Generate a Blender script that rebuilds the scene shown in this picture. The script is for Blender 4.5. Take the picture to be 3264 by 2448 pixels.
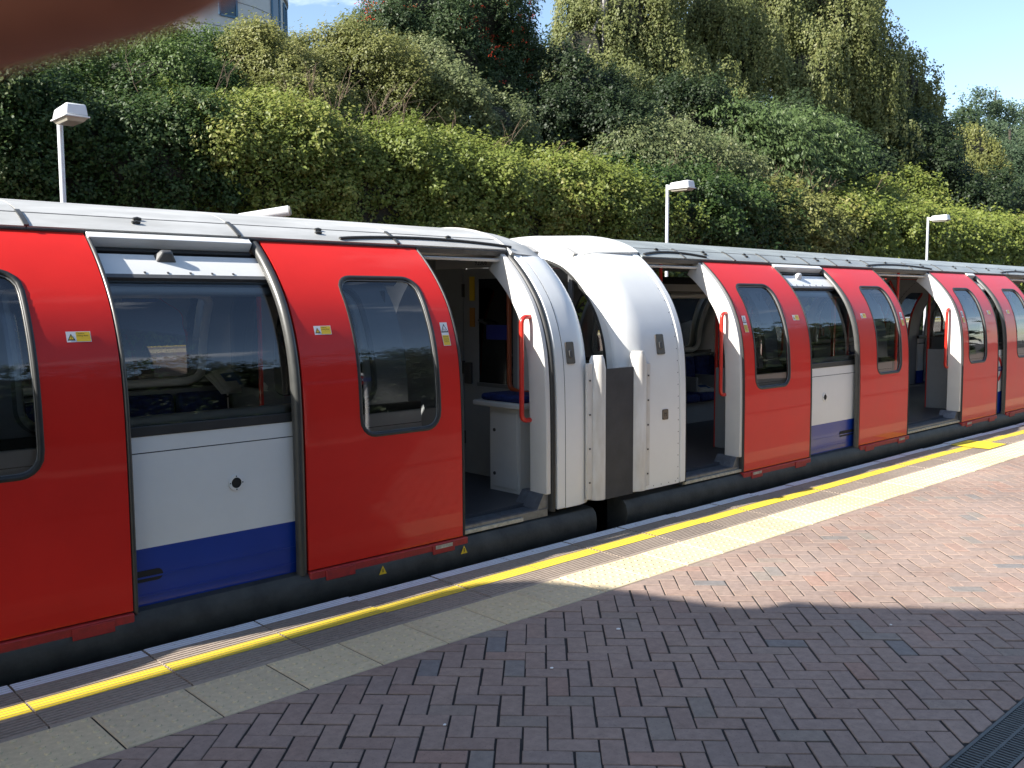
import bpy, bmesh, math, random
import numpy as np
from mathutils import Matrix, Vector, Quaternion
random.seed(7)
RNG = np.random.default_rng(11)
for o in list(bpy.data.objects):
    bpy.data.objects.remove(o, do_unlink=True)
scene = bpy.context.scene
COL = scene.collection

# ------------------------------------------------------------------ camera
CAM_POS = Vector((0.0, 0.0, 1.70))
cam_d = bpy.data.cameras.new('camera')
cam = bpy.data.objects.new('camera', cam_d)
COL.objects.link(cam)
AX = ((0.72852085, -0.68501083, -0.00418706),
      (0.06274784, 0.06064433, 0.99618521),
      (-0.68214374, -0.72600443, 0.08716361))      # right, up, back in world axes
m = Matrix.Identity(4)
for j in range(3):
    for i in range(3):
        m[i][j] = AX[j][i]
m.translation = CAM_POS
cam.matrix_world = m
cam_d.sensor_width = 36.0
cam_d.lens = 32.61
cam_d.clip_start = 0.005
cam_d.clip_end = 3000
cam_d.dof.use_dof = True                            # a phone lens: about 1.4 mm wide
cam_d.dof.focus_distance = 7.0
cam_d.dof.aperture_fstop = 22.0
scene.camera = cam
scene.render.resolution_x, scene.render.resolution_y = 1024, 768

# ------------------------------------------------------------------ light
SUN = Vector((-1.0, 0.19, 0.66)).normalized()        # towards the sun
ELEV = math.asin(SUN.z)
world = bpy.data.worlds.new('World'); scene.world = world
world.use_nodes = True
wn = world.node_tree; wn.nodes.clear()
w_out = wn.nodes.new('ShaderNodeOutputWorld'); w_bg = wn.nodes.new('ShaderNodeBackground')
sky = wn.nodes.new('ShaderNodeTexSky'); sky.sky_type = 'NISHITA'; sky.sun_disc = False
sky.sun_elevation = ELEV
sky.sun_rotation = math.atan2(SUN.x, SUN.y)
sky.air_density = 1.0; sky.dust_density = 0.7; sky.ozone_density = 1.2
w_bg.inputs['Strength'].default_value = 0.105
tc = wn.nodes.new('ShaderNodeTexCoord'); mp = wn.nodes.new('ShaderNodeMapping')
mp.inputs['Scale'].default_value = (1.0, 1.0, 3.2)
mp.inputs['Location'].default_value = (2.3, 0.4, 0.2)
nz = wn.nodes.new('ShaderNodeTexNoise'); nz.inputs['Scale'].default_value = 2.6
nz.inputs['Detail'].default_value = 9; nz.inputs['Roughness'].default_value = 0.58
cr = wn.nodes.new('ShaderNodeValToRGB')
cr.color_ramp.elements[0].position = 0.58; cr.color_ramp.elements[0].color = (0, 0, 0, 1)
cr.color_ramp.elements[1].position = 0.74; cr.color_ramp.elements[1].color = (0.85, 0.85, 0.85, 1)
mx = wn.nodes.new('ShaderNodeMixRGB'); mx.inputs['Color2'].default_value = (9.5, 9.8, 10.4, 1)
wn.links.new(tc.outputs['Generated'], mp.inputs['Vector']); wn.links.new(mp.outputs[0], nz.inputs['Vector'])
wn.links.new(nz.outputs['Fac'], cr.inputs['Fac']); wn.links.new(cr.outputs['Color'], mx.inputs['Fac'])
wn.links.new(sky.outputs[0], mx.inputs['Color1']); wn.links.new(mx.outputs[0], w_bg.inputs['Color'])
wn.links.new(w_bg.outputs[0], w_out.inputs['Surface'])
sun_d = bpy.data.lights.new('sun', 'SUN'); sun_d.energy = 5.0; sun_d.angle = math.radians(0.55)
sun_d.color = (1.0, 0.955, 0.89)
sun = bpy.data.objects.new('sun', sun_d); COL.objects.link(sun)
sun.rotation_euler = SUN.to_track_quat('Z', 'Y').to_euler()
sun.location = (-30, 6, 25)
vs = scene.view_settings
vs.view_transform = 'Standard'; vs.look = 'None'; vs.exposure = 1.3; vs.gamma = 1.0
vs.use_curve_mapping = False
scene.render.engine = 'CYCLES'
scene.cycles.max_bounces = 7; scene.cycles.transparent_max_bounces = 14
scene.cycles.glossy_bounces = 4; scene.cycles.diffuse_bounces = 4
scene.cycles.use_adaptive_sampling = True

# ------------------------------------------------------------------ materials
MATS = {}
def mat(name, col, rough=0.5, metal=0.0, spec=0.5, coat=0.0, noise=0.0, nscale=8.0, col2=None,
        bump=0.0, bscale=60.0, rvar=0.0, stretch=(1, 1, 1), detail=6.0):
    if name in MATS: return MATS[name]
    M = bpy.data.materials.new(name); M.use_nodes = True; MATS[name] = M
    nt = M.node_tree; b = nt.nodes['Principled BSDF']
    b.inputs['Base Color'].default_value = (*col, 1); b.inputs['Roughness'].default_value = rough
    b.inputs['Metallic'].default_value = metal; b.inputs['Specular IOR Level'].default_value = spec
    if coat:
        b.inputs['Coat Weight'].default_value = coat; b.inputs['Coat Roughness'].default_value = 0.04
    if noise or bump or rvar:
        t = nt.nodes.new('ShaderNodeTexCoord'); mpn = nt.nodes.new('ShaderNodeMapping')
        mpn.inputs['Scale'].default_value = stretch
        nt.links.new(t.outputs['Object'], mpn.inputs['Vector'])
    if noise or rvar:
        n = nt.nodes.new('ShaderNodeTexNoise'); n.inputs['Scale'].default_value = nscale
        n.inputs['Detail'].default_value = detail; n.inputs['Roughness'].default_value = 0.62
        nt.links.new(mpn.outputs[0], n.inputs['Vector'])
    if noise:
        r = nt.nodes.new('ShaderNodeValToRGB')
        r.color_ramp.elements[0].position = 0.32; r.color_ramp.elements[1].position = 0.70
        c2 = col2 if col2 else tuple(c * (1 - noise) for c in col)
        r.color_ramp.elements[0].color = (*c2, 1); r.color_ramp.elements[1].color = (*col, 1)
        nt.links.new(n.outputs['Fac'], r.inputs['Fac']); nt.links.new(r.outputs[0], b.inputs['Base Color'])
    if rvar:
        mr = nt.nodes.new('ShaderNodeMapRange')
        mr.inputs['From Min'].default_value = 0.3; mr.inputs['From Max'].default_value = 0.7
        mr.inputs['To Min'].default_value = rough; mr.inputs['To Max'].default_value = rough + rvar
        nt.links.new(n.outputs['Fac'], mr.inputs['Value']); nt.links.new(mr.outputs[0], b.inputs['Roughness'])
    if bump:
        n2 = nt.nodes.new('ShaderNodeTexNoise'); n2.inputs['Scale'].default_value = bscale
        n2.inputs['Detail'].default_value = 5
        nt.links.new(mpn.outputs[0], n2.inputs['Vector'])
        bp = nt.nodes.new('ShaderNodeBump'); bp.inputs['Strength'].default_value = bump
        bp.inputs['Distance'].default_value = 0.01
        nt.links.new(n2.outputs['Fac'], bp.inputs['Height']); nt.links.new(bp.outputs[0], b.inputs['Normal'])
    return M

def glass_mat(name, tint, ior=1.6):
    M = bpy.data.materials.new(name); M.use_nodes = True; nt = M.node_tree; nt.nodes.clear()
    o = nt.nodes.new('ShaderNodeOutputMaterial'); mixn = nt.nodes.new('ShaderNodeMixShader')
    tr = nt.nodes.new('ShaderNodeBsdfTransparent'); tr.inputs['Color'].default_value = (*tint, 1)
    gl = nt.nodes.new('ShaderNodeBsdfGlossy'); gl.inputs['Roughness'].default_value = 0.012
    fr = nt.nodes.new('ShaderNodeFresnel'); fr.inputs['IOR'].default_value = ior
    nt.links.new(fr.outputs[0], mixn.inputs['Fac']); nt.links.new(tr.outputs[0], mixn.inputs[1])
    nt.links.new(gl.outputs[0], mixn.inputs[2]); nt.links.new(mixn.outputs[0], o.inputs['Surface'])
    MATS[name] = M
    return M

RED = mat('red_paint', (0.72, 0.021, 0.013), 0.42, spec=0.2, coat=0.34, noise=0.10, nscale=2.2, rvar=0.06, bump=0.045, bscale=2.2)
RED_WORN = mat('worn_red_paint', (0.46, 0.03, 0.025), 0.45, noise=1, nscale=34, col2=(0.30, 0.02, 0.02), rvar=0.15)
WHITE = mat('white_paint', (0.79, 0.79, 0.76), 0.32, coat=0.25, noise=0.09, nscale=1.6, rvar=0.12, bump=0.02, bscale=3.0)
WHITE_DIRTY = mat('soiled_white_paint', (0.72, 0.71, 0.68), 0.45, noise=1, nscale=5.5, col2=(0.52, 0.48, 0.42),
                  stretch=(1.5, 1.5, 0.35), rvar=0.12)
BLUE = mat('blue_paint', (0.003, 0.040, 0.30), 0.32, coat=0.3, noise=0.15, nscale=3, rvar=0.12)
RUBBER = mat('dark_rubber', (0.030, 0.030, 0.028), 0.5, noise=0.35, nscale=14)
STRIP = mat('grey_edge_metal', (0.065, 0.065, 0.06), 0.36, metal=0.1, noise=0.3, nscale=10)
SEALM = mat('seal_grey', (0.10, 0.10, 0.10), 0.42, noise=0.2, nscale=20)
TRIM = mat('bright_trim', (0.17, 0.17, 0.165), 0.38, metal=0.25)
ROOF_B = mat('greenish_roof_grey', (0.30, 0.33, 0.325), 0.40, noise=1, nscale=3.0, col2=(0.21, 0.225, 0.22), stretch=(0.5, 2.2, 2.2), rvar=0.2)
ROOF = mat('roof_grey', (0.52, 0.52, 0.50), 0.40, noise=1, nscale=3.0, col2=(0.36, 0.355, 0.33), stretch=(0.5, 2.2, 2.2),
           rvar=0.2)
ROOF_DIRT = mat('grimy_roof_edge', (0.10, 0.10, 0.095), 0.6, noise=0.5, nscale=12)
SOLE = mat('solebar_grime', (0.055, 0.055, 0.048), 0.62, noise=1, nscale=7, col2=(0.022, 0.022, 0.02), bump=0.2, bscale=40)
BLACK = mat('underframe_black', (0.012, 0.012, 0.012), 0.7)
TREAD = mat('tread_plate', (0.20, 0.22, 0.25), 0.42, metal=0.55, noise=0.4, nscale=20)
SILL = mat('worn_sill_white', (0.62, 0.58, 0.46), 0.5, noise=1, nscale=30, col2=(0.30, 0.27, 0.2))
INT_WHITE = mat('interior_cream', (0.66, 0.64, 0.60), 0.45, noise=0.08, nscale=3)
FRAME_W = mat('frame_white', (.82, .82, .78), .4)
INT_GREY = mat('interior_grey', (0.30, 0.31, 0.31), 0.5, noise=0.12, nscale=4)
FLOOR = mat('rubber_floor', (0.05, 0.055, 0.065), 0.45, noise=0.3, nscale=40)
CEIL = mat('ceiling_cream', (0.45, 0.43, 0.39), 0.5)
MOQ = mat('blue_moquette', (0.014, 0.035, 0.19), 0.85, noise=1, nscale=26, col2=(0.005, 0.010, 0.05), bump=0.2, bscale=300)
RAIL_RED = mat('red_handrail', (0.60, 0.025, 0.015), 0.28, coat=0.4)
RAIL_ORANGE = mat('orange_handrail', (0.36, 0.07, 0.02), 0.35)
PLATE = mat('bronze_plate', (0.17, 0.145, 0.115), 0.4, metal=0.5, noise=0.15, nscale=20)
PLATE_DK = mat('dark_inset', (0.06, 0.055, 0.05), 0.5)
STICK_W = mat('sticker_white', (0.78, 0.78, 0.76), 0.4)
STICK_Y = mat('sticker_yellow', (0.80, 0.52, 0.02), 0.4)
STICK_K = mat('sticker_black', (0.02, 0.02, 0.02), 0.5)
BARRIER = mat('grey_barrier_sheet', (0.055, 0.055, 0.058), 0.7, noise=0.35, nscale=5, bump=0.3, bscale=9)
PAPER = mat('newsprint', (0.80, 0.79, 0.72), 0.8, noise=1, nscale=30, col2=(0.62, 0.61, 0.56), stretch=(1, 4, 1))
PAPER_BLUE = mat('newspaper_blue_ink', (0.06, 0.14, 0.36), 0.8)
ROUNDEL_RED = mat('roundel_red', (0.55, 0.015, 0.02), 0.35)
ROUNDEL_BLUE = mat('roundel_blue', (0.008, 0.02, 0.20), 0.35)
SIGN_W = mat('sign_white', (0.8, 0.8, 0.8), 0.35)
LAMP_W = mat('lamp_grey_white', (0.66, 0.67, 0.66), 0.4, noise=0.1, nscale=6)
LAMP_D = mat('lamp_diffuser', (0.50, 0.47, 0.38), 0.35, noise=0.2, nscale=20)
POLE_W = mat('galvanised_pole', (0.62, 0.64, 0.66), 0.38, metal=0.15, noise=0.1, nscale=12)
GLASS = glass_mat('car_window_glass', (0.80, 0.82, 0.82), 2.05)
GLASS_IN = glass_mat('screen_glass', (0.80, 0.83, 0.83), 1.45)

# ------------------------------------------------------------------ helpers
def tag(o, label=None, cat=None, group=None, kind=None):
    if label: o['label'] = label
    if cat: o['category'] = cat
    if group: o['group'] = group
    if kind: o['kind'] = kind
    return o
def link(o, parent=None):
    COL.objects.link(o)
    if parent is not None:
        o.parent = parent
        o.matrix_parent_inverse = Matrix.Translation(-Vector(parent.get('org', (0, 0, 0))))
    return o
def thing(name, loc, label, cat, group=None):
    o = bpy.data.objects.new(name, None); o.location = loc; o['org'] = tuple(loc)
    o.empty_display_size = 0.2
    COL.objects.link(o)
    return tag(o, label, cat, group)
def mesh_obj(name, verts, faces, mats, parent=None, mi=None, sharp=0.55, smooth=True):
    me = bpy.data.meshes.new(name)
    me.from_pydata([tuple(v) for v in verts], [], faces)
    for M in (mats if isinstance(mats, (list, tuple)) else [mats]): me.materials.append(M)
    if mi is not None: me.polygons.foreach_set('material_index', mi)
    if smooth:
        me.polygons.foreach_set('use_smooth', [True] * len(me.polygons))
        me.set_sharp_from_angle(angle=sharp)
    me.update()
    o = bpy.data.objects.new(name, me)
    return link(o, parent)
def place_copy(o, parent, dx=0.0, mirror=False):
    c = o.copy(); COL.objects.link(c); c.parent = parent
    org = parent.get('org', (0, 0, 0)) if parent is not None else (0, 0, 0)
    c.matrix_parent_inverse = Matrix.Translation(-Vector(org))
    if mirror:
        c.location = (dx, 2 * YC, 0); c.scale = (1, -1, 1)
    else:
        c.location = (dx, 0, 0)
    return c
def sub_copy(o, parent):
    c = o.copy(); COL.objects.link(c); c.parent = parent; c.matrix_parent_inverse = Matrix.Identity(4)
    return c
BOXF = [(0, 3, 2, 1), (4, 5, 6, 7), (0, 1, 5, 4), (1, 2, 6, 5), (2, 3, 7, 6), (3, 0, 4, 7)]
def boxv(x0, x1, y0, y1, z0, z1):
    return [(x0, y0, z0), (x1, y0, z0), (x1, y1, z0), (x0, y1, z0), (x0, y0, z1), (x1, y0, z1), (x1, y1, z1), (x0, y1, z1)]
def box(name, x0, x1, y0, y1, z0, z1, M, parent=None, bevel=0.0):
    o = mesh_obj(name, boxv(x0, x1, y0, y1, z0, z1), BOXF, M, parent)
    if bevel:
        b = o.modifiers.new('bevel', 'BEVEL'); b.width = bevel; b.segments = 2
    return o
def boxes(name, lst, M, parent=None):
    V, F = [], []
    for b in lst:
        k = len(V); V += boxv(*b); F += [tuple(i + k for i in f) for f in BOXF]
    return mesh_obj(name, V, F, M, parent)
def prism(name, poly, z0, z1, M, parent=None):
    n = len(poly)
    V = [(x, y, z0) for x, y in poly] + [(x, y, z1) for x, y in poly]
    F = [tuple(range(n - 1, -1, -1)), tuple(range(n, 2 * n))] + [(i, (i + 1) % n, n + (i + 1) % n, n + i) for i in range(n)]
    return mesh_obj(name, V, F, M, parent)
def extrude_x(name, poly, x0, x1, M, parent=None):
    n = len(poly)                                     # poly of (y, z)
    V = [(x0, y, z) for y, z in poly] + [(x1, y, z) for y, z in poly]
    F = [tuple(range(n)), tuple(range(2 * n - 1, n - 1, -1))] + [((i + 1) % n, i, n + i, n + (i + 1) % n) for i in range(n)]
    return mesh_obj(name, V, F, M, parent)
def tube_geo(pts, r, n=10, taper=None):
    pts = [Vector(p) for p in pts]; V, F = [], []
    up = None
    for i, p in enumerate(pts):
        d = (pts[min(i + 1, len(pts) - 1)] - pts[max(i - 1, 0)]).normalized()
        if up is None:
            up = d.orthogonal().normalized()
        up = (up - d * up.dot(d)).normalized()
        s = d.cross(up)
        rr = r if taper is None else taper[i]
        for k in range(n):
            a = 2 * math.pi * k / n
            V.append(p + up * (rr * math.cos(a)) + s * (rr * math.sin(a)))
    for i in range(len(pts) - 1):
        for k in range(n):
            F.append((i * n + k, i * n + (k + 1) % n, (i + 1) * n + (k + 1) % n, (i + 1) * n + k))
    F.append(tuple(range(n - 1, -1, -1))); e = (len(pts) - 1) * n
    F.append(tuple(e + k for k in range(n)))
    return V, F
def tube(name, pts, r, M, parent=None, n=10, taper=None):
    V, F = tube_geo(pts, r, n, taper)
    return mesh_obj(name, V, F, M, parent, sharp=0.9)
def arc_path(pts, rad, n=6):
    """polyline with rounded corners"""
    P = [Vector(p) for p in pts]; out = [P[0]]
    for i in range(1, len(P) - 1):
        a = (P[i - 1] - P[i]).normalized(); b = (P[i + 1] - P[i]).normalized()
        s, e = P[i] + a * rad, P[i] + b * rad
        for k in range(n + 1):
            t = k / n
            out.append((1 - t) ** 2 * s + 2 * t * (1 - t) * P[i] + t * t * e)
    out.append(P[-1])
    return out
def text(name, body, size, M, parent, mw, align='CENTER'):
    cu = bpy.data.curves.new(name, 'FONT'); cu.body = body; cu.size = size; cu.align_x = align; cu.align_y = 'CENTER'
    cu.resolution_u = 3
    cu.materials.append(M)
    tmp = bpy.data.objects.new(name, cu)
    me = bpy.data.meshes.new_from_object(tmp); me.name = name
    bpy.data.objects.remove(tmp, do_unlink=True)
    o = bpy.data.objects.new(name, me); COL.objects.link(o)
    if parent is not None:
        o.parent = parent; o.matrix_parent_inverse = Matrix.Translation(-Vector(parent.get('org', (0, 0, 0))))
    o.matrix_basis = mw
    return o

# ------------------------------------------------------------------ car body profile
YC = 5.92
PR = np.array([(4.625, 0.02), (4.62, 0.20), (4.62, 0.5), (4.622, 0.8), (4.63, 1.1), (4.646, 1.3), (4.674, 1.45), (4.716, 1.58),
               (4.782, 1.72), (4.89, 1.87), (5.015, 2.00), (5.12, 2.085), (5.25, 2.16), (5.45, 2.225), (5.70, 2.265), (5.92, 2.275)])
def _spline(P, per=12):
    out = []
    n = len(P)
    for i in range(n - 1):
        p0 = P[max(i - 1, 0)]; p1 = P[i]; p2 = P[i + 1]; p3 = P[min(i + 2, n - 1)]
        if i == 0: p0 = 2 * p1 - p2
        if i == n - 2: p3 = np.array([2 * YC - P[i][0], P[i][1]])
        for k in range(per):
            t = k / per
            out.append(0.5 * ((2 * p1) + (-p0 + p2) * t + (2 * p0 - 5 * p1 + 4 * p2 - p3) * t * t + (-p0 + 3 * p1 - 3 * p2 + p3) * t ** 3))
    out.append(P[-1])
    return np.array(out)
SP = _spline(PR)
SV = np.concatenate([[0], np.cumsum(np.linalg.norm(np.diff(SP, axis=0), axis=1))])
TAN = np.gradient(SP, axis=0); TAN /= np.linalg.norm(TAN, axis=1)[:, None]
NRM = np.stack([-TAN[:, 1], TAN[:, 0]], 1)            # outward normal in (y, z)
VMAX = SV[-1]
def vz(z): return float(np.interp(z, SP[:, 1], SV))
def vy(y): return float(np.interp(y, SP[:, 0][20:], SV[20:]))
def pt(x, v, off):
    y = np.interp(v, SV, SP[:, 0]); z = np.interp(v, SV, SP[:, 1])
    ny = np.interp(v, SV, NRM[:, 0]); nzv = np.interp(v, SV, NRM[:, 1])
    l = math.hypot(ny, nzv)
    return (x, y + off * ny / l, z + off * nzv / l)
def pbox(name, x0, x1, z0, z1, o0, o1, M, parent, vv=None, bevel=0.0, zo=None):
    """slab following the body curve; offsets run from o0 (inner) to o1 (outer)"""
    v0, v1 = (vz(z0), vz(z1)) if vv is None else vv
    n = max(2, int((v1 - v0) / 0.05) + 2) if v1 > vz(1.0) else 3
    V, F = [], []
    for i in range(n):
        v = v0 + (v1 - v0) * i / (n - 1)
        V += [pt(x0, v, o0), pt(x1, v, o0), pt(x1, v, o1), pt(x0, v, o1)]
    for i in range(n - 1):
        a = 4 * i
        for k in range(4):
            F.append((a + k, a + 4 + k, a + 4 + (k + 1) % 4, a + (k + 1) % 4))
    F.append((0, 1, 2, 3)); e = 4 * (n - 1); F.append((e + 3, e + 2, e + 1, e))
    o = mesh_obj(name, V, F, M, parent)
    if bevel:
        b = o.modifiers.new('bevel', 'BEVEL'); b.width = bevel; b.segments = 2; b.limit_method = 'ANGLE'
    return o
def pround(name, xo, vv, M, parent, th=.03):
    """panel following the body curve whose offset changes along the train: xo = [(x, offset), ...]"""
    v0, v1 = vv; n = int((v1 - v0) / .05) + 2; m_ = len(xo); V, F = [], []
    for lay in (0, 1):
        for i in range(n):
            v = v0 + (v1 - v0) * i / (n - 1)
            for x, o_ in xo: V.append(pt(x, v, o_ - th * lay))
    B = n * m_
    for i in range(n - 1):
        for k in range(m_ - 1):
            a = i * m_ + k; F.append((a, a + 1, a + m_ + 1, a + m_)); F.append((B + a, B + a + m_, B + a + m_ + 1, B + a + 1))
        for k in (0, m_ - 1):
            a = i * m_ + k; F.append((a, a + m_, B + a + m_, B + a) if k == 0 else (a + m_, a, B + a, B + a + m_))
    for k in range(m_ - 1):
        F.append((k + 1, k, B + k, B + k + 1)); a = (n - 1) * m_ + k; F.append((a, a + 1, B + a + 1, B + a))
    return mesh_obj(name, V, F, M, parent)
def shoulder(x_flat, x_end, o_flat, drop, n=8):
    """offsets of a quarter-ellipse shoulder from x_flat to x_end"""
    return [(x_flat + (x_end - x_flat) * math.sin(math.pi / 2 * k / n), o_flat - drop * (1 - math.cos(math.pi / 2 * k / n))) for k in range(n + 1)]
def rr_ray(hw, hh, r, a):
    c, s = math.cos(a), math.sin(a)
    t = min(hw / abs(c) if abs(c) > 1e-9 else 1e9, hh / abs(s) if abs(s) > 1e-9 else 1e9)
    x, y = c * t, s * t
    if abs(x) > hw - r and abs(y) > hh - r:
        cx, cy = math.copysign(hw - r, x), math.copysign(hh - r, y)
        b = c * cx + s * cy; q = cx * cx + cy * cy - r * r
        t = b + math.sqrt(max(b * b - q, 0)); x, y = c * t, s * t
    return x, y
def _angles(hw, hh, extra=(), n=112):
    L = [2 * math.pi * i / n for i in range(n)]
    L = [math.atan2(math.sin(a) * hh, math.cos(a) * hw) % (2 * math.pi) for a in L] + [e % (2 * math.pi) for e in extra]
    L.sort(); out = [L[0]]
    for a in L[1:]:
        if a - out[-1] > 0.004: out.append(a)
    return out
def pplate(name, x0, x1, z0, z1, hole, r, o0, o1, M, parent, rings=6, M2=None):
    """curved plate with a rounded hole; hole = (x0, x1, z0, z1)"""
    v0, v1 = vz(z0), vz(z1); h0, h1, hv0, hv1 = hole[0], hole[1], vz(hole[2]), vz(hole[3])
    cx, cv = (h0 + h1) / 2, (hv0 + hv1) / 2; hw, hh = (h1 - h0) / 2, (hv1 - hv0) / 2
    ex = [math.atan2(b - cv, a - cx) for a in (x0, x1) for b in (v0, v1)]
    A = _angles(hw, hh, ex); N = len(A)
    V, F, MI = [], [], []
    for off in (o1, o0):
        for k in range(rings + 1):
            t = k / rings
            for a in A:
                ix, iv = rr_ray(hw, hh, r, a)
                c, s = math.cos(a), math.sin(a)
                tx = ((x1 - cx) if c > 0 else (x0 - cx)) / c if abs(c) > 1e-9 else 1e9
                tv = ((v1 - cv) if s > 0 else (v0 - cv)) / s if abs(s) > 1e-9 else 1e9
                tt = min(tx, tv); ox, ov = c * tt, s * tt
                V.append(pt(cx + ix + (ox - ix) * t, cv + iv + (ov - iv) * t, off))
    B = N * (rings + 1)
    for k in range(rings):
        for i in range(N):
            j = (i + 1) % N
            F.append((k * N + i, (k + 1) * N + i, (k + 1) * N + j, k * N + j)); MI.append(0)
            F.append((B + k * N + i, B + k * N + j, B + (k + 1) * N + j, B + (k + 1) * N + i)); MI.append(1 if M2 else 0)
    for i in range(N):
        j = (i + 1) % N
        F.append((i, j, B + j, B + i))
        q = rings * N
        F.append((q + j, q + i, B + q + i, B + q + j)); MI += [0, 0]
    return mesh_obj(name, V, F, [M, M2] if M2 else M, parent, mi=MI)
def ppane(name, hole, r, off, M, parent, nx=10):
    """curved pane with rounded corners, gridded in rows so that it mirrors cleanly"""
    h0, h1, hv0, hv1 = hole[0], hole[1], vz(hole[2]), vz(hole[3])
    cx, hw = (h0 + h1) / 2, (h1 - h0) / 2
    rows = [r * (1 - math.cos(math.pi / 2 * k / 6)) for k in range(7)]
    vs_ = [hv0 + q for q in rows] + [hv0 + r + (hv1 - hv0 - 2 * r) * k / 22 for k in range(1, 22)] + [hv1 - q for q in reversed(rows)]
    V, F = [], []
    for v in vs_:
        e = min(v - hv0, hv1 - v); w_ = hw if e >= r else hw - r + math.sqrt(max(r * r - (r - e) ** 2, 0))
        for k in range(nx + 1): V.append(pt(cx - w_ + 2 * w_ * k / nx, v, off))
    m_ = nx + 1
    for i in range(len(vs_) - 1):
        for k in range(nx): F.append((i * m_ + k, i * m_ + k + 1, (i + 1) * m_ + k + 1, (i + 1) * m_ + k))
    return mesh_obj(name, V, F, M, parent, sharp=3.0)
def pring(name, hole, r, off, tr, M, parent, squash=0.7):
    """rubber bead running round a window"""
    h0, h1, hv0, hv1 = hole[0], hole[1], vz(hole[2]), vz(hole[3])
    cx, cv = (h0 + h1) / 2, (hv0 + hv1) / 2; hw, hh = (h1 - h0) / 2, (hv1 - hv0) / 2
    A = _angles(hw, hh, n=96); N = len(A); V, F = [], []; S = 6
    for i, a in enumerate(A):
        x, y = rr_ray(hw, hh, r, a)
        x2, y2 = rr_ray(hw, hh, r, A[(i + 1) % N]); x1, y1 = rr_ray(hw, hh, r, A[i - 1])
        tx, ty = x2 - x1, y2 - y1; l = math.hypot(tx, ty); nx, ny = ty / l, -tx / l
        for k in range(S):
            b = 2 * math.pi * k / S
            V.append(pt(cx + x + nx * tr * math.cos(b), cv + y + ny * tr * math.cos(b), off + tr * squash * math.sin(b)))
    for i in range(N):
        for k in range(S):
            F.append((i * S + k, i * S + (k + 1) % S, ((i + 1) % N) * S + (k + 1) % S, ((i + 1) % N) * S + k))
    return mesh_obj(name, V, F, M, parent, sharp=2.0)
def pmat4(x, z, off):
    """matrix for flat things stuck on the platform side: local x along the train, local y up, local z outward"""
    v = vz(z); p = pt(x, v, off); q = pt(x, v + 0.01, off)
    up = (Vector(q) - Vector(p)).normalized(); xa = Vector((1, 0, 0)); na = xa.cross(up)
    mm = Matrix.Identity(4)
    for i in range(3): mm[i][0], mm[i][1], mm[i][2], mm[i][3] = xa[i], up[i], na[i], p[i]
    return mm
def pedge(name, x0, x1, z0, z1, o0, o1, M, parent, n=None):
    """edge strip with a rounded outer face"""
    v0, v1 = vz(z0), vz(z1); n = 34; S = 9
    V, F = [], []
    for i in range(n):
        v = v0 + (v1 - v0) * i / (n - 1)
        for k in range(S):
            a = math.pi * k / (S - 1)
            V.append(pt((x0 + x1) / 2 - (x1 - x0) / 2 * math.cos(a), v, o0 + (o1 - o0) * math.sin(a)))
    for i in range(n - 1):
        for k in range(S - 1):
            F.append((i * S + k, i * S + k + 1, (i + 1) * S + k + 1, (i + 1) * S + k))
        F.append((i * S + S - 1, i * S, (i + 1) * S, (i + 1) * S + S - 1))
    F.append(tuple(range(S - 1, -1, -1))); F.append(tuple((n - 1) * S + k for k in range(S)))
    return mesh_obj(name, V, F, M, parent, sharp=1.2)

# ------------------------------------------------------------------ stickers
def flat_mesh(name, polys, parent, mw):
    """polys: list of (material, z, [(x, y)...])"""
    V, F, mi, ms = [], [], [], []
    for M, z, P in polys:
        if M not in ms: ms.append(M)
        k = len(V); V += [(x, y, z) for x, y in P]; F.append(tuple(range(k, k + len(P)))); mi.append(ms.index(M))
    V = [tuple(mw @ Vector(v)) for v in V]
    return mesh_obj(name, V, F, ms, parent, mi=mi, smooth=False)
def R4(x0, x1, y0, y1): return [(x0, y0), (x1, y0), (x1, y1), (x0, y1)]
def tri(cx, cy, r): return [(cx - r * 0.95, cy - r * 0.8), (cx + r * 0.95, cy - r * 0.8), (cx, cy + r)]
def caution_wide(parent, x, z):
    mw = pmat4(x, z, 0.002)
    flat_mesh('caution_label', [(STICK_W, 0, R4(-.057, .057, -.027, .027)), (STICK_Y, .0006, R4(-.012, .054, -.024, .024)),
              (STICK_K, .0006, tri(-.035, -.003, .019)), (STICK_Y, .0012, tri(-.035, -.0035, .0115)),
              (STICK_K, .0018, R4(-.0362, -.0338, -.009, .003))], parent, mw)
    text('label_text', 'Caution\nsliding door', .0115, STICK_K, parent, mw @ Matrix.Translation((-.009, .011, .0015)), 'LEFT')
def caution_tall(parent, x, z):
    mw = pmat4(x, z, 0.002)
    flat_mesh('obstruction_label', [(STICK_W, 0, R4(-.030, .030, -.078, .078)), (STICK_Y, .0006, R4(-.027, .027, -.075, -.008)),
              (STICK_K, .0006, tri(0, .036, .032)), (STICK_W, .0012, tri(0, .0355, .022)),
              (STICK_K, .0018, R4(-.008, -.004, .020, .036)), (STICK_K, .0018, R4(.003, .007, .020, .032))], parent, mw)
    text('label_text', 'Caution', .013, STICK_K, parent, mw @ Matrix.Translation((0, -.018, .0015)))
    text('label_text', 'Obstructing\nthe doors is\ndangerous', .0085, STICK_K, parent, mw @ Matrix.Translation((0, -.041, .0015)))

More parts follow.
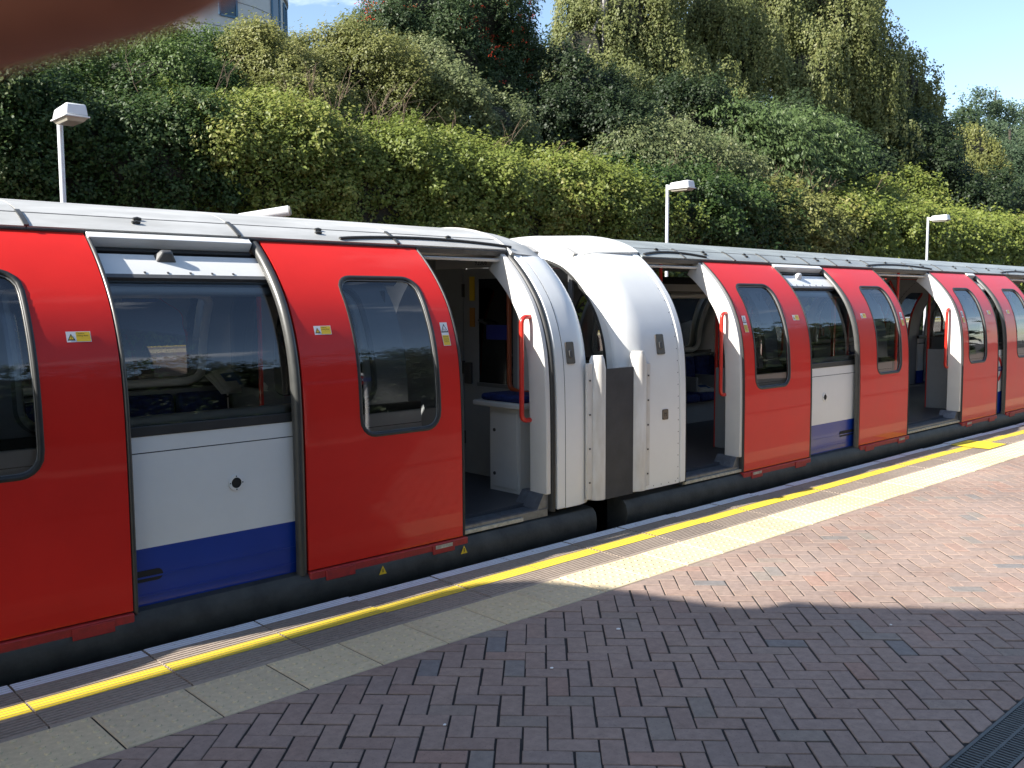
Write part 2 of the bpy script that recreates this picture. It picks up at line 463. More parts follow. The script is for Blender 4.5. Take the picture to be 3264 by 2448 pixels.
# ------------------------------------------------------------------ the train
LW = 1.16                                             # width of one door leaf
D0, D1 = 0.165, 2.078                                 # bottom and top of a leaf
def make_leaf(hand):
    f = (lambda x: x) if hand == 'R' else (lambda x: LW - x)
    def rng(a, b): return (min(f(a), f(b)), max(f(a), f(b)))
    hx = rng(0.385, 0.985); hole = (hx[0], hx[1], 0.905, 1.865)
    d = pplate('door', 0, LW, D0, D1, hole, 0.105, -0.034, 0.0, RED, None, M2=INT_GREY)
    ppane('window_pane', hole, 0.105, -0.017, GLASS, d)
    pring('window_seal', hole, 0.105, -0.007, 0.017, RUBBER, d)
    pring('seal_trim', (hole[0] + .013, hole[1] - .013, hole[2] + .013, hole[3] - .013), 0.094, -0.012, 0.0065, TRIM, d)
    a, b = rng(-0.062 if hand == 'R' else -0.034, 0.0); pedge('trailing_edge', a, b, D0 - .02, D1 - .01, -0.034, 0.007, STRIP, d)
    a, b = rng(LW + 0.001, LW + 0.028); pedge('leading_edge', a, b, D0, D1, -0.034, 0.006, RUBBER, d)
    a, b = rng(0.0, LW + 0.03)
    pbox('foot_rail', a, b, 0.085, 0.158, -0.03, 0.020, RED_WORN, d, bevel=0.006)
    for q0, q1 in ((0.10, 0.30), (LW - 0.27, LW - 0.09)):
        a, b = rng(q0, q1); pbox('shoe_plate', a, b, 0.092, 0.150, 0.020, 0.029, RED_WORN, d, bevel=0.003)
    a, b = rng(LW - 0.25, LW - 0.11); pbox('wear_patch', a, b, 0.125, 0.149, 0.0292, 0.0305, SILL, d)
    a, b = rng(0.02, 0.16); pbox('door_hanger', a, b, D1 + .001, D1 + .010, -0.03, 0.004, SILL, d)
    caution_wide(d, f(0.176), 1.545)
    caution_tall(d, f(LW - 0.078), 1.50)
    d.hide_render = False
    return d
LEAF = {'R': make_leaf('R'), 'L': make_leaf('L')}
USED = {'R': False, 'L': False}
def put_leaf(car, x, hand, mirror=False):
    src = LEAF[hand]
    if not USED[hand] and not mirror:
        USED[hand] = True
        src.parent = car; src.matrix_parent_inverse = Matrix.Translation(-Vector(car['org'])); src.location = (x, 0, 0)
        return src
    c = place_copy(src, car, x, mirror)
    for ch in src.children:
        if mirror and 'label' in ch.name: continue
        sub_copy(ch, c)
    return c

def roundel(parent, x, z, R, off):
    mw = pmat4(x, z, off)
    N = 40; V, F, mi = [], [], []
    for k in range(N):
        a = 2 * math.pi * k / N
        V += [(R * math.cos(a), R * math.sin(a), 0), (R * .70 * math.cos(a), R * .70 * math.sin(a), 0)]
    for k in range(N):
        j = (k + 1) % N; F.append((2 * k, 2 * j, 2 * j + 1, 2 * k + 1)); mi.append(0)
    k = len(V); b = [(-1.22 * R, -.17 * R), (1.22 * R, -.17 * R), (1.22 * R, .17 * R), (-1.22 * R, .17 * R)]
    V += [(u, w, .0015) for u, w in b]; F.append((k, k + 1, k + 2, k + 3)); mi.append(1)
    mesh_obj('roundel', [tuple(mw @ Vector(v)) for v in V], F, [ROUNDEL_RED, ROUNDEL_BLUE], parent, mi=mi, smooth=False)
    text('roundel_text', 'UNDERGROUND', R * .21, SIGN_W, parent, mw @ Matrix.Translation((0, 0, .003)))

def side_bay(car, m0, l1, roundel_x=None, fixture_x=None, lamp=True, both=True, slot=None):
    """fixed body side between two doorways: m0 = left edge of left leaf, l1 = right edge of right leaf"""
    made = []
    a, b = m0 + 0.28, l1 - 0.28
    va, vb = m0 + LW, l1 - LW                         # strip seen between the two open leaves
    B = -0.062
    made.append(pbox('blue_panel', a, b, 0.155, 0.455, B - .03, B, BLUE, car))
    made.append(pbox('panel_rib', a, b, 0.205, 0.214, B, B + .004, BLUE, car))
    made.append(pbox('panel_rib', a, b, 0.300, 0.309, B, B + .004, BLUE, car))
    made.append(pbox('side_panel', a, b, 0.455, 0.944, B - .03, B, WHITE, car))
    made.append(pbox('waist_panel', a, b, 0.950, 1.032, B - .03, B, WHITE, car))
    made.append(pbox('panel_gap', a, b, 0.940, 0.954, B - .04, B - .006, RUBBER, car))
    made.append(pbox('window_rail', a, b, 1.0325, 1.085, B - .03, B + .006, RUBBER, car, bevel=.004))
    ws, we = m0 + 0.70, l1 - 0.62
    hole = (ws, we, 1.088, 1.862)
    made.append(pplate('window_surround', m0 + 0.48, l1 - 0.37, 1.0855, 1.885, hole, 0.13, B - .05, B - .012, INT_GREY, car, rings=4))
    made.append(ppane('window_pane', (ws - .02, we + .02, 1.086, 1.868), 0.13, B - .010, GLASS, car))
    made.append(pring('window_frame', (ws + .01, we - .01, 1.10, 1.85), 0.12, B - .065, 0.036, FRAME_W, car))
    made.append(pbox('window_head', a, b, 1.870, 1.890, B - .03, -0.046, SEALM, car))
    made.append(pbox('cant_panel', a, b, 1.8905, 2.004, B - .03, -0.050, WHITE, car))
    made.append(pbox('track_recess', a, b, 2.002, 2.075, B - .06, B - .035, RUBBER, car))
    made.append(pbox('interior_lining', a + .2, b - .2, 0.25, 1.05, B - .075, B - .055, INT_GREY, car))
    for k in range(2, 7):
        xx = va + (vb - va) * k / 8
        if vb - va > .5: made.append(pbox('rivet', xx, xx + .012, 1.898, 1.906, -0.050, -0.046, SEALM, car))
    if both:
        for o in made:
            if o.name.startswith(('rivet',)): continue
            place_copy(o, car, 0, True)
    if vb - va > 0.2:
        g = pbox('track_cover', va + .01, vb - .07, 2.042, 2.0715, B + .01, 0.014, WHITE, car, bevel=.004)
        pbox('track_slot', va + .012, vb - .072, 2.018, 2.038, B + .0, -.045, RUBBER, car, bevel=.003)
    if fixture_x:
        mw = pmat4(fixture_x, 0.728, B + .001); N = 24; V, F, mi = [], [], []
        prof = [(.043, 0), (.043, .006), (.029, .007), (.029, .002), (.0, .002)]
        for r_, h_ in prof:
            for k in range(N):
                t = 2 * math.pi * k / N; V.append(tuple(mw @ Vector((r_ * math.cos(t), r_ * math.sin(t), h_))))
        for q in range(len(prof) - 1):
            for k in range(N):
                F.append((q * N + k, q * N + (k + 1) % N, (q + 1) * N + (k + 1) % N, (q + 1) * N + k)); mi.append(1 if q >= 2 else 0)
        mesh_obj('lock_socket', V, F, [WHITE, BLACK], car, mi=mi)
        for t in (0, 90, 180, 270):
            c = (.036 * math.cos(math.radians(t)), .036 * math.sin(math.radians(t)))
            flat_mesh('screw', [(BLACK, .0078, [(c[0] + .0042 * math.cos(q * 1.047), c[1] + .0042 * math.sin(q * 1.047)) for q in range(6)])], car, mw)
    if slot:
        x0, x1 = slot; V = []
        mw = pmat4((x0 + x1) / 2, 0.312, B + .0025); hw = (x1 - x0) / 2; P = []
        for k in range(9):
            t = -math.pi / 2 + math.pi * k / 8; P.append((hw - .03 + .03 * math.cos(t), .03 * math.sin(t)))
        for k in range(9):
            t = math.pi / 2 + math.pi * k / 8; P.append((-hw + .03 + .03 * math.cos(t), .03 * math.sin(t)))
        flat_mesh('handle_slot', [(BLACK, .0, P)], car, mw)
    if lamp and vb - va > .4:
        lx = va + (vb - va) * 0.40
        mw = pmat4(lx, 1.985, -.050)
        P = [(-.055, -.03, 0), (.055, -.03, 0), (.055, .03, 0), (-.055, .03, 0),
             (-.042, -.02, .022), (.042, -.02, .022), (.042, .024, .022), (-.042, .024, .022),
             (-.028, -.008, .050), (.028, -.008, .050), (.028, .02, .050), (-.028, .02, .050)]
        F = [(0, 1, 5, 4), (1, 2, 6, 5), (2, 3, 7, 6), (3, 0, 4, 7), (4, 5, 9, 8), (5, 6, 10, 9), (6, 7, 11, 10), (7, 4, 8, 11), (8, 9, 10, 11)]
        o = mesh_obj('door_indicator_lamp', [tuple(mw @ Vector(p)) for p in P], F, SEALM if roundel_x is None and lx < 5 else LAMP_W, car)
        bv = o.modifiers.new('bevel', 'BEVEL'); bv.width = .008; bv.segments = 2
    if roundel_x: roundel(car, roundel_x, 0.77, 0.175, B + .003)

def jamb(car, x):
    """white right-hand door pillar facing along the train, with its grab rail"""
    pbox('door_pillar', x - 0.035, x, 0.30, 2.10, -0.175, -0.012, INT_WHITE, car, bevel=.006)
    pbox('pillar_seal', x + .001, x + 0.014, 0.20, 2.09, -0.10, -0.004, SEALM, car)
    V, F = [], []
    # kick plate sloping off the foot of the pillar
    y0 = 4.66
    P = [(x - .11, y0, .205), (x, y0, .205), (x, y0, .30), (x - .05, y0, .30), (x - .11, y0 + .20, .235), (x, y0 + .20, .235), (x, y0 + .20, .31), (x - .05, y0 + .20, .31)]
    mesh_obj('kick_plate', P, [(0, 1, 2, 3), (7, 6, 5, 4), (0, 4, 5, 1), (1, 5, 6, 2), (2, 6, 7, 3), (3, 7, 4, 0)], TREAD, car)
    rp = arc_path([(x - .012, 4.80, 1.60), (x - .105, 4.80, 1.60), (x - .105, 4.80, .86), (x - .012, 4.80, .86)], .055)
    tube('grab_rail', rp, 0.017, RAIL_RED, car, n=12)
def rjamb_far(car, x0, x1):
    pass
def sill(car, x0, x1):
    ribs = []
    box('threshold', x0, x1, 4.652, 4.86, .16, .215, TREAD, car)
    for k in range(8):
        y = 4.662 + k * .024; ribs.append((x0 + .02, x1 - .02, y, y + .011, .2145, .2200))
    boxes('tread_rib', ribs, TREAD, car)
    pbox('header_strip', x0 + .01, x1 - .01, 2.060, 2.068, -.070, -.050, INT_WHITE, car)
    box('sill_edge', x0 + .01, x1 - (x1 - x0) * .22, 4.632, 4.651, .166, .190, SILL, car)
def strip_arc(car, x0, x1):
    V = []
    va, hgt = vz(2.085), 0.060
    pts = []
    for k in range(25):
        t = k / 24; pts.append(pt(x0 + (x1 - x0) * t, va + .012 + hgt * math.sin(math.pi * t) ** .8, 0.028))
    tube('rain_strip', pts, 0.011, RUBBER, car, n=6)
def latch(car, x):
    for dv in (0.07, 0.115):
        p = pt(x + (dv - .07) * .5, vz(2.085) + dv, 0.027)
        tube('roof_latch', [(p[0] - .022, p[1], p[2]), (p[0], p[1], p[2] + .006), (p[0] + .022, p[1], p[2])], .009, STRIP, car, n=6)
def roof(car, x0, x1, seams, ROOF=ROOF):
    xs = [x0] + seams + [x1]
    va = vz(2.078)
    vmid = va + 0.150
    for i in range(len(xs) - 1):
        a, b = xs[i] + .004, xs[i + 1] - .004
        o = pbox('roof_edge_panel', a, b, 0, 0, -0.006, 0.022, ROOF, car, vv=(va, vmid - .003))
        o2 = pbox('roof_panel', a, b, 0, 0, -0.006, 0.020, ROOF, car, vv=(vmid + .003, VMAX))
        place_copy(o, car, 0, True); place_copy(o2, car, 0, True)
        pbox('roof_seam', a, b, 0, 0, 0.010, 0.0235, ROOF_DIRT, car, vv=(vmid - .0045, vmid + .0045))
        if i:
            pbox('roof_joint', xs[i] - .012, xs[i] + .012, 0, 0, 0.018, 0.030, STRIP, car, vv=(va, vmid + .02))
    pbox('gutter', x0, x1, 0, 0, -0.03, 0.010, ROOF_DIRT, car, vv=(va - .010, va))
    o = pbox('roof_core', x0 + .01, x1 - .01, 0, 0, -0.03, -0.008, ROOF_DIRT, car, vv=(va + .02, VMAX)); place_copy(o, car, 0, True)
    for i in range(len(xs) - 1):
        latch(car, (xs[i] + xs[i + 1]) / 2)
SOLE_P = [(4.70, .160), (4.632, .150), (4.602, .115), (4.590, .06), (4.592, .0), (4.612, -.055), (4.66, -.10), (4.80, -.12), (4.80, .160)]
def hull(car, x0, x1):
    o = extrude_x('solebar', SOLE_P, x0, x1, SOLE, car); place_copy(o, car, 0, True)
    box('underframe', x0 + .3, x1 - .3, 4.95, 6.9, -.62, -.02, BLACK, car)
    box('floor', x0 + .02, x1 - .02, 4.80, 7.04, .16, .245, FLOOR, car)
    pbox('ceiling', x0 + .02, x1 - .02, 0, 0, -.14, -.11, CEIL, car, vv=(vy(5.3), VMAX))
    o = pbox('ceiling_cove', x0 + .02, x1 - .02, 0, 0, -.055, -.025, CEIL, car, vv=(vy(5.17), vy(5.3)))
    place_copy(o, car, 0, True)
    o = pbox('ceiling', x0 + .02, x1 - .02, 0, 0, -.14, -.11, CEIL, car, vv=(vy(5.3), VMAX)); o.location = (0, 2 * YC, 0); o.scale = (1, -1, 1)
def seats(car, x0, x1, far=True):
    ys = (lambda y: y) if far else (lambda y: 2 * YC - y)
    def bb(a, b): return (min(ys(a), ys(b)), max(ys(a), ys(b)))
    n = max(1, round((x1 - x0) / .48)); w = (x1 - x0) / n
    base = box('seat_base', x0, x1, *bb(6.62, 7.0), .245, .50, INT_GREY, car)
    if far:
        boxes('heater_grille', [(x0 + .3 + k * .0, x0 + .75, 6.612, 6.618, .29 + k * .022, .302 + k * .022) for k in range(7)], BLACK, car)
    for i in range(n):
        a, b = x0 + i * w + .012, x0 + (i + 1) * w - .012
        s = box('seat_cushion', a, b, *bb(6.50, 6.93), .505, .605, MOQ, car, bevel=.03)
        y0, y1 = 6.86, 6.99
        P = [(a, ys(y0), .56), (b, ys(y0), .56), (b, ys(y1), .56), (a, ys(y1), .56), (a, ys(y0 + .05), 1.02), (b, ys(y0 + .05), 1.02), (b, ys(y1), 1.02), (a, ys(y1), 1.02)]
        o = mesh_obj('seat_back', P, BOXF if far else [tuple(reversed(f)) for f in BOXF], MOQ, car)
        bv = o.modifiers.new('bevel', 'BEVEL'); bv.width = .035; bv.segments = 3
        if i: box('arm_rest', x0 + i * w - .018, x0 + i * w + .018, *bb(6.56, 6.95), .62, .80, INT_GREY, car, bevel=.012)
    box('seat_ledge', x0, x1, *bb(6.99, 7.06), .93, 1.045, INT_GREY, car)
def screen(car, x, far=True):
    ys = (lambda y: y) if far else (lambda y: 2 * YC - y)
    def bb(a, b): return (min(ys(a), ys(b)), max(ys(a), ys(b)))
    box('draught_screen', x - .018, x + .018, *bb(6.50, 7.02), .245, 1.05, INT_GREY, car, bevel=.008)
    box('screen_pane', x - .004, x + .004, *bb(6.52, 6.98), 1.05, 1.78, GLASS_IN, car)
    tube('screen_rail', [(x, ys(6.50), .25), (x, ys(6.50), 1.80), (x, ys(6.62), 2.02)], .018, RAIL_RED, car, n=10)
def pole(car, x, y):
    tube('stanchion', [(x, y, .245), (x, y, 2.12)], .0175, RAIL_RED, car, n=12)

def end_face(car, x, s):
    """closed car end at x; s = +1 when the outside lies towards +x"""
    t = .03
    a, b = (x - t, x) if s > 0 else (x, x + t)
    for mir in (False, True):
        o = pbox('end_rim', a, b, 0.16, 0, -0.125, -0.004, WHITE, car, vv=(vz(.16), VMAX))
        if mir: o.location = (0, 2 * YC, 0); o.scale = (1, -1, 1)

# ---- car A -----------------------------------------------------------------
EA, EB = 5.188, 5.545
carA = thing('train_car', (-2.5, YC, -0.9), 'tube train car with grey-topped white end panel and folded newspaper in its window', 'train car', 'coupled cars of the tube train')
hull(carA, -10.3, EA)
roof(carA, -10.3, 4.74, [-9.2, -8.0, -6.9, -5.7, -4.5, -3.3, -2.1, -0.9, 0.3, 1.45, 2.60, 3.75])
for x, h_ in ((2.728, 'R'), (0.562, 'L'), (-2.20, 'R'), (-3.66, 'L'), (-6.40, 'R'), (-8.60, 'L')): put_leaf(carA, x, h_)
side_bay(carA, 0.562, 3.888, fixture_x=2.326, slot=(1.70, 1.905))
side_bay(carA, -3.66, -1.04, roundel_x=-2.35, lamp=False)
side_bay(carA, -8.60, -5.24, fixture_x=-6.9)
for x in (0.55, -3.67, -8.61): jamb(carA, x)
for a, b in ((3.52, 4.72), (-1.40, 1.04), (-5.6, -3.18), (-9.5, -8.1)): sill(carA, a, b)
for a, b in ((3.30, 4.80), (-1.1, 0.62), (-5.3, -3.6), (-9.6, -8.5)): strip_arc(carA, a, b)
for x, h_ in ((3.56, 'R'), (-1.32, 'R'), (-0.16, 'L'), (-5.5, 'R'), (-4.34, 'L'), (-9.5, 'L')): put_leaf(carA, x, h_, True)
for a, b in ((1.22, 3.40), (-3.1, -1.5), (-8.0, -5.7)):
    seats(carA, a, b); seats(carA, a, b, False)
for x in (3.46, 1.16, -1.42, -3.18, -5.62, -8.06): screen(carA, x); screen(carA, x, False)
for x, y in ((4.2, 6.5), (-.2, 5.92), (-4.4, 5.92)): pole(carA, x, y)
# end panel and pillar of car A
pround('end_panel', [(4.875, .004)] + shoulder(4.98, EA + .012, .004, .11), (vz(.20), vz(2.05)), WHITE, carA)
pbox('end_band', 4.785, 4.869, .200, 0, -.05, .006, WHITE, carA, vv=(vz(.20), vz(2.10)), bevel=.006)
pround('roof_end_panel', [(4.756, .030)] + shoulder(4.82, EA + .012, .016, .12), (vz(2.052), VMAX), ROOF, carA)
o = pround('roof_end_panel', [(4.756, .030)] + shoulder(4.82, EA + .012, .016, .12), (vz(2.052), VMAX), ROOF, carA); o.location = (0, 2 * YC, 0); o.scale = (1, -1, 1)
o = pbox('end_panel', 3.4 + 1.3, EA, .200, 0, -.05, .004, WHITE, carA, vv=(vz(.20), vz(2.05))); o.location = (0, 2 * YC, 0); o.scale = (1, -1, 1)
pbox('panel_seam', 4.868, 4.876, .205, 0, -.03, .001, RUBBER, carA, vv=(vz(.205), vz(2.09)))
pedge('door_seal', 4.735, 4.784, .19, 2.088, -.06, .004, RUBBER, carA)
pbox('door_pillar', 4.690, 4.734, .32, 2.10, -.185, -.012, INT_WHITE, carA, bevel=.006)
P = [(4.615, 4.66, .205), (4.735, 4.66, .205), (4.735, 4.66, .32), (4.685, 4.66, .32), (4.615, 4.88, .24), (4.735, 4.88, .24), (4.735, 4.88, .33), (4.685, 4.88, .33)]
mesh_obj('kick_plate', P, [(0, 1, 2, 3), (7, 6, 5, 4), (0, 4, 5, 1), (1, 5, 6, 2), (2, 6, 7, 3), (3, 7, 4, 0)], TREAD, carA)
tube('grab_rail', arc_path([(4.70, 4.80, 1.60), (4.605, 4.80, 1.60), (4.605, 4.80, .85), (4.70, 4.80, .85)], .055), .018, RAIL_RED, carA, n=12)
def plate(car, x, z, w, h, inset=True, mark=None):
    mw = pmat4(x, z, .006)
    def rr(w, h, r, zz):
        P = []
        for cx, cy, a0 in ((w / 2 - r, h / 2 - r, 0), (-w / 2 + r, h / 2 - r, 90), (-w / 2 + r, -h / 2 + r, 180), (w / 2 - r, -h / 2 + r, 270)):
            for k in range(4):
                a = math.radians(a0 + 30 * k); P.append((cx + r * math.cos(a), cy + r * math.sin(a), zz))
        return P
    A = rr(w, h, .012, 0); B = rr(w, h, .012, .006); n = len(A)
    F = [tuple(range(n, 2 * n))] + [(i, (i + 1) % n, n + (i + 1) % n, n + i) for i in range(n)]
    p = mesh_obj('control_plate', [tuple(mw @ Vector(v)) for v in A + B], F, PLATE, car)
    if inset:
        C = rr(w * .44, h * .40, .012, .0065); D = rr(w * .36, h * .32, .010, .012)
        F = [tuple(range(n, 2 * n))] + [(i, (i + 1) % n, n + (i + 1) % n, n + i) for i in range(n)]
        mesh_obj('button_guard', [tuple(mw @ Vector((a, b - .01, c))) for a, b, c in C + D], F, PLATE_DK, p)
    if mark:
        flat_mesh('plate_mark', [(BLACK, .0066, R4(-.014, -.009, -.016, .018)), (BLACK, .0066, R4(.009, .014, -.016, .018)), (BLACK, .0066, R4(-.009, .009, .006, .011))], p, mw)
    for sx in (-1, 1):
        for sy in (-1, 1):
            c = (sx * (w / 2 - .011), sy * (h / 2 - .011))
            flat_mesh('screw', [(BLACK, .0066, [(c[0] + .0035 * math.cos(q * 1.047), c[1] + .0035 * math.sin(q * 1.047)) for q in range(6)])], p, mw)
plate(carA, 4.945, 1.333, .085, .162)
def bumper(car, x0, x1, z0, z1, name='corner_post'):
    """half-round white corner post"""
    V, F = [], []; S = 9; zs = [z0, z1 - .10, z1 - .03, z1]; sc = [1, 1, .78, .55]
    for z, q in zip(zs, sc):
        for k in range(S):
            a = math.pi * k / (S - 1)
            V.append(((x0 + x1) / 2 - (x1 - x0) / 2 * q * math.cos(a), 4.645 - .085 * math.sin(a) * (.6 + .4 * q), z))
    n = len(zs)
    for i in range(n - 1):
        for k in range(S - 1): F.append((i * S + k, i * S + k + 1, (i + 1) * S + k + 1, (i + 1) * S + k))
        F.append((i * S + S - 1, i * S, (i + 1) * S, (i + 1) * S + S - 1))
    F.append(tuple(range(S - 1, -1, -1))); F.append(tuple((n - 1) * S + k for k in range(S)))
    p = mesh_obj(name, V, F, WHITE_DIRTY, car, sharp=.7)
    return p
def post_flange(car, x0, x1, z0, z1, n=4):
    f = box('post_flange', x0, x1, 4.606, 4.626, z0, z1, WHITE_DIRTY, car, bevel=.004)
    for k in range(n):
        z = z0 + (z1 - z0) * (k + .5) / n
        boxes('bolt', [((x0 + x1) / 2 - .006, (x0 + x1) / 2 + .006, 4.600, 4.606, z - .006, z + .006)], PLATE_DK, f)
bumper(carA, 5.145, 5.300, .215, 1.305); post_flange(carA, 5.092, 5.150, .225, 1.25)
# bulkhead and fittings inside the end doorway of car A
BX = 5.115
def bulkhead(car, M, ylim, side):
    P = [(ylim, .245)]
    for k in range(24):
        v = vz(.245) + (vy(ylim) - vz(.245)) * k / 23; q = pt(0, v, -.10); P.append((min(q[1], ylim), q[2]))
    if side < 0: P = [(2 * YC - y, z) for y, z in P][::-1]
    extrude_x('bulkhead', P, BX, BX + .04, M, car)
bulkhead(carA, INT_WHITE, 5.38, 1); bulkhead(carA, INT_GREY, 2 * YC - 6.05, -1)
box('door_header', BX + .002, BX + .042, 5.38, 6.05, 1.99, 2.16, INT_WHITE, carA)
box('header_panel', BX - .012, BX + .001, 5.25, 6.40, 1.992, 2.135, INT_WHITE, carA)
ed = box('end_door_stile', BX + .006, BX + .030, 5.86, 6.045, .25, 1.985, INT_GREY, carA)
box('end_door_stile', BX + .006, BX + .030, 5.385, 5.44, .25, 1.985, INT_GREY, carA)
box('end_door_rail', BX + .006, BX + .030, 5.4405, 5.8595, 1.90, 1.985, INT_GREY, carA)
box('end_door_panel', BX + .006, BX + .030, 5.4405, 5.8595, .25, 1.035, INT_GREY, carA)
box('end_door_pane', BX + .014, BX + .020, 5.441, 5.859, 1.036, 1.899, GLASS, carA)
box('pane_beading', BX - .004, BX + .005, 5.43, 5.87, 1.005, 1.036, TRIM, carA)
box('pane_notice', BX + .008, BX + .0135, 5.50, 5.76, 1.40, 1.52, mat('notice_blue', (.02, .03, .22), .5), carA)
box('door_lock', BX - .03, BX + .004, 5.93, 6.01, 1.02, 1.20, PLATE_DK, carA, bevel=.008)
tube('door_handle', arc_path([(BX + .004, 5.80, 1.56), (BX - .05, 5.80, 1.56), (BX - .05, 5.70, 1.53)], .02), .010, STRIP, carA, n=8)
boxes('door_hinge', [(BX - .012, BX + .005, 6.030, 6.052, z, z + .11) for z in (.5, 1.1, 1.75)], PLATE_DK, carA)
tube('bulkhead_rail', arc_path([(BX, 5.40, 1.97), (BX - .07, 5.40, 1.97), (BX - .07, 5.40, 1.02), (BX - .07, 5.26, .99), (BX, 5.26, .99)], .05), .019, RAIL_ORANGE, carA, n=10)
boxes('warning_notice', [(BX - .003, BX + .005, 5.90, 5.96, 1.72, 1.92)], STICK_Y, carA)
boxes('warning_notice', [(BX - .003, BX + .005, 5.90, 5.96, 1.50, 1.66)], mat('notice_amber', (.45, .2, .03), .5), carA)
mwt = Matrix(((0, 0, -1, BX - .0135), (-1, 0, 0, 5.80), (0, 1, 0, 2.032), (0, 0, 0, 1)))
text('car_number', '92006', .062, STICK_K, carA, mwt)
cab = box('cabinet', 4.80, BX - .001, 5.02, 5.36, .246, .90, INT_WHITE, carA)
box('cabinet_door', 4.86, BX - .02, 5.361, 5.366, .28, .86, INT_WHITE, carA)
box('cabinet_door', 4.792, 4.799, 5.05, 5.33, .28, .86, INT_WHITE, carA, bevel=.003)
for z in (.38, .72):
    tube('cabinet_latch', [(4.792, 5.30, z), (4.786, 5.30, z)], .014, PLATE_DK, carA, n=10)
box('seat_board', 4.74, BX - .001, 4.96, 5.50, .901, .945, INT_WHITE, carA, bevel=.01)
box('tip_seat_cushion', 4.77, BX - .02, 4.98, 5.44, .946, 1.00, MOQ, carA, bevel=.022)
box('inter_car_barrier', 5.285, 5.630, 4.604, 4.612, .20, 1.200, BARRIER, carA)
for a, b in ((3.22, .095), (3.87, .10)):
    mw = Matrix.Translation((a, 4.586, b - .02)) @ Matrix.Rotation(math.radians(90), 4, 'X')
    flat_mesh('hazard_mark', [(STICK_Y, 0, tri(0, 0, .030)), (STICK_K, .001, R4(-.003, .003, -.012, .012))], carA, mw)

# ---- car B -----------------------------------------------------------------
carB = thing('train_car', (13.5, YC, -0.9), 'tube train car with bright white riveted end panel and roundel between red doors', 'train car', 'coupled cars of the tube train')
hull(carB, EB, 21.4)
roof(carB, 6.335, 21.4, [6.95, 7.75, 8.35, 9.15, 9.75, 10.6, 11.7, 12.6, 13.8, 15.0, 16.2, 17.4, 18.6, 19.8], ROOF_B)
for x, h_ in ((7.225, 'L'), (9.43, 'R'), (12.19, 'L'), (13.70, 'R'), (16.42, 'L'), (18.56, 'R')): put_leaf(carB, x, h_)
side_bay(carB, 7.225, 10.59, fixture_x=8.78, slot=(9.10, 9.42))
side_bay(carB, 12.19, 14.86, roundel_x=13.52, lamp=False)
side_bay(carB, 16.42, 19.72, fixture_x=18.0)
for x in (7.205, 12.165, 16.395): jamb(carB, x)
for a, b in ((6.34, 7.70), (10.22, 12.7), (14.45, 16.9), (19.3, 20.6)): sill(carB, a, b)
for a, b in ((6.38, 7.30), (10.5, 12.3), (14.75, 16.5), (19.6, 20.7)): strip_arc(carB, a, b)
for x, h_ in ((6.44, 'L'), (10.26, 'R'), (11.42, 'L'), (14.48, 'R'), (15.64, 'L'), (19.3, 'R')): put_leaf(carB, x, h_, True)
for a, b in ((7.9, 10.1), (12.9, 14.3), (17.1, 19.2)):
    seats(carB, a, b); seats(carB, a, b, False)
for x in (7.82, 10.16, 12.82, 14.38, 17.0, 19.3): screen(carB, x); screen(carB, x, False)
for x, y in ((7.05, 5.45), (11.3, 5.92), (11.75, 5.3), (15.6, 5.92)): pole(carB, x, y)
SHB = list(reversed(shoulder(5.82, EB, .006, .115, 12)))
pround('end_panel', SHB + [(6.240, .006)], (vz(.20), vz(2.10)), WHITE, carB)
pbox('end_band', 6.246, 6.322, .200, 0, -.05, .014, WHITE, carB, vv=(vz(.20), vz(2.12)), bevel=.010)
pround('roof_end_panel', [(x, o_ + .004) for x, o_ in SHB] + [(6.322, .036)], (vz(2.104), VMAX), WHITE, carB)
o = pround('roof_end_panel', [(x, o_ + .004) for x, o_ in SHB] + [(6.322, .036)], (vz(2.104), VMAX), WHITE, carB); o.location = (0, 2 * YC, 0); o.scale = (1, -1, 1)
o = pbox('end_panel', EB, 6.322, .200, 0, -.05, .006, WHITE, carB, vv=(vz(.20), vz(2.10))); o.location = (0, 2 * YC, 0); o.scale = (1, -1, 1)
pbox('panel_seam', 6.239, 6.247, .205, 0, -.03, .002, RUBBER, carB, vv=(vz(.205), vz(2.10)))
pedge('door_seal', 6.323, 6.352, .19, 2.09, -.06, .006, RUBBER, carB)
for k in range(17):
    z = .24 + k * .098
    if z > 1.98: break
    mw = pmat4(6.222, z, .0065)
    flat_mesh('rivet', [(PLATE_DK, .0008, [(.0052 * math.cos(q * 1.047), .0052 * math.sin(q * 1.047)) for q in range(6)])], carB, mw)
for x in (5.90, 6.0, 6.1, 6.19):
    mw = pmat4(x, .222, .0065)
    flat_mesh('rivet', [(PLATE_DK, .0008, [(.0052 * math.cos(q * 1.047), .0052 * math.sin(q * 1.047)) for q in range(6)])], carB, mw)
plate(carB, 6.01, 1.36, .10, .165)
plate(carB, 6.045, .79, .075, .085, inset=False, mark=True)
bumper(carB, 5.615, 5.790, .215, 1.320); post_flange(carB, 5.785, 5.840, .235, 1.22, 5)
box('post_gusset', 5.560, 5.625, 4.66, 4.70, .22, 1.20, WHITE_DIRTY, carB)
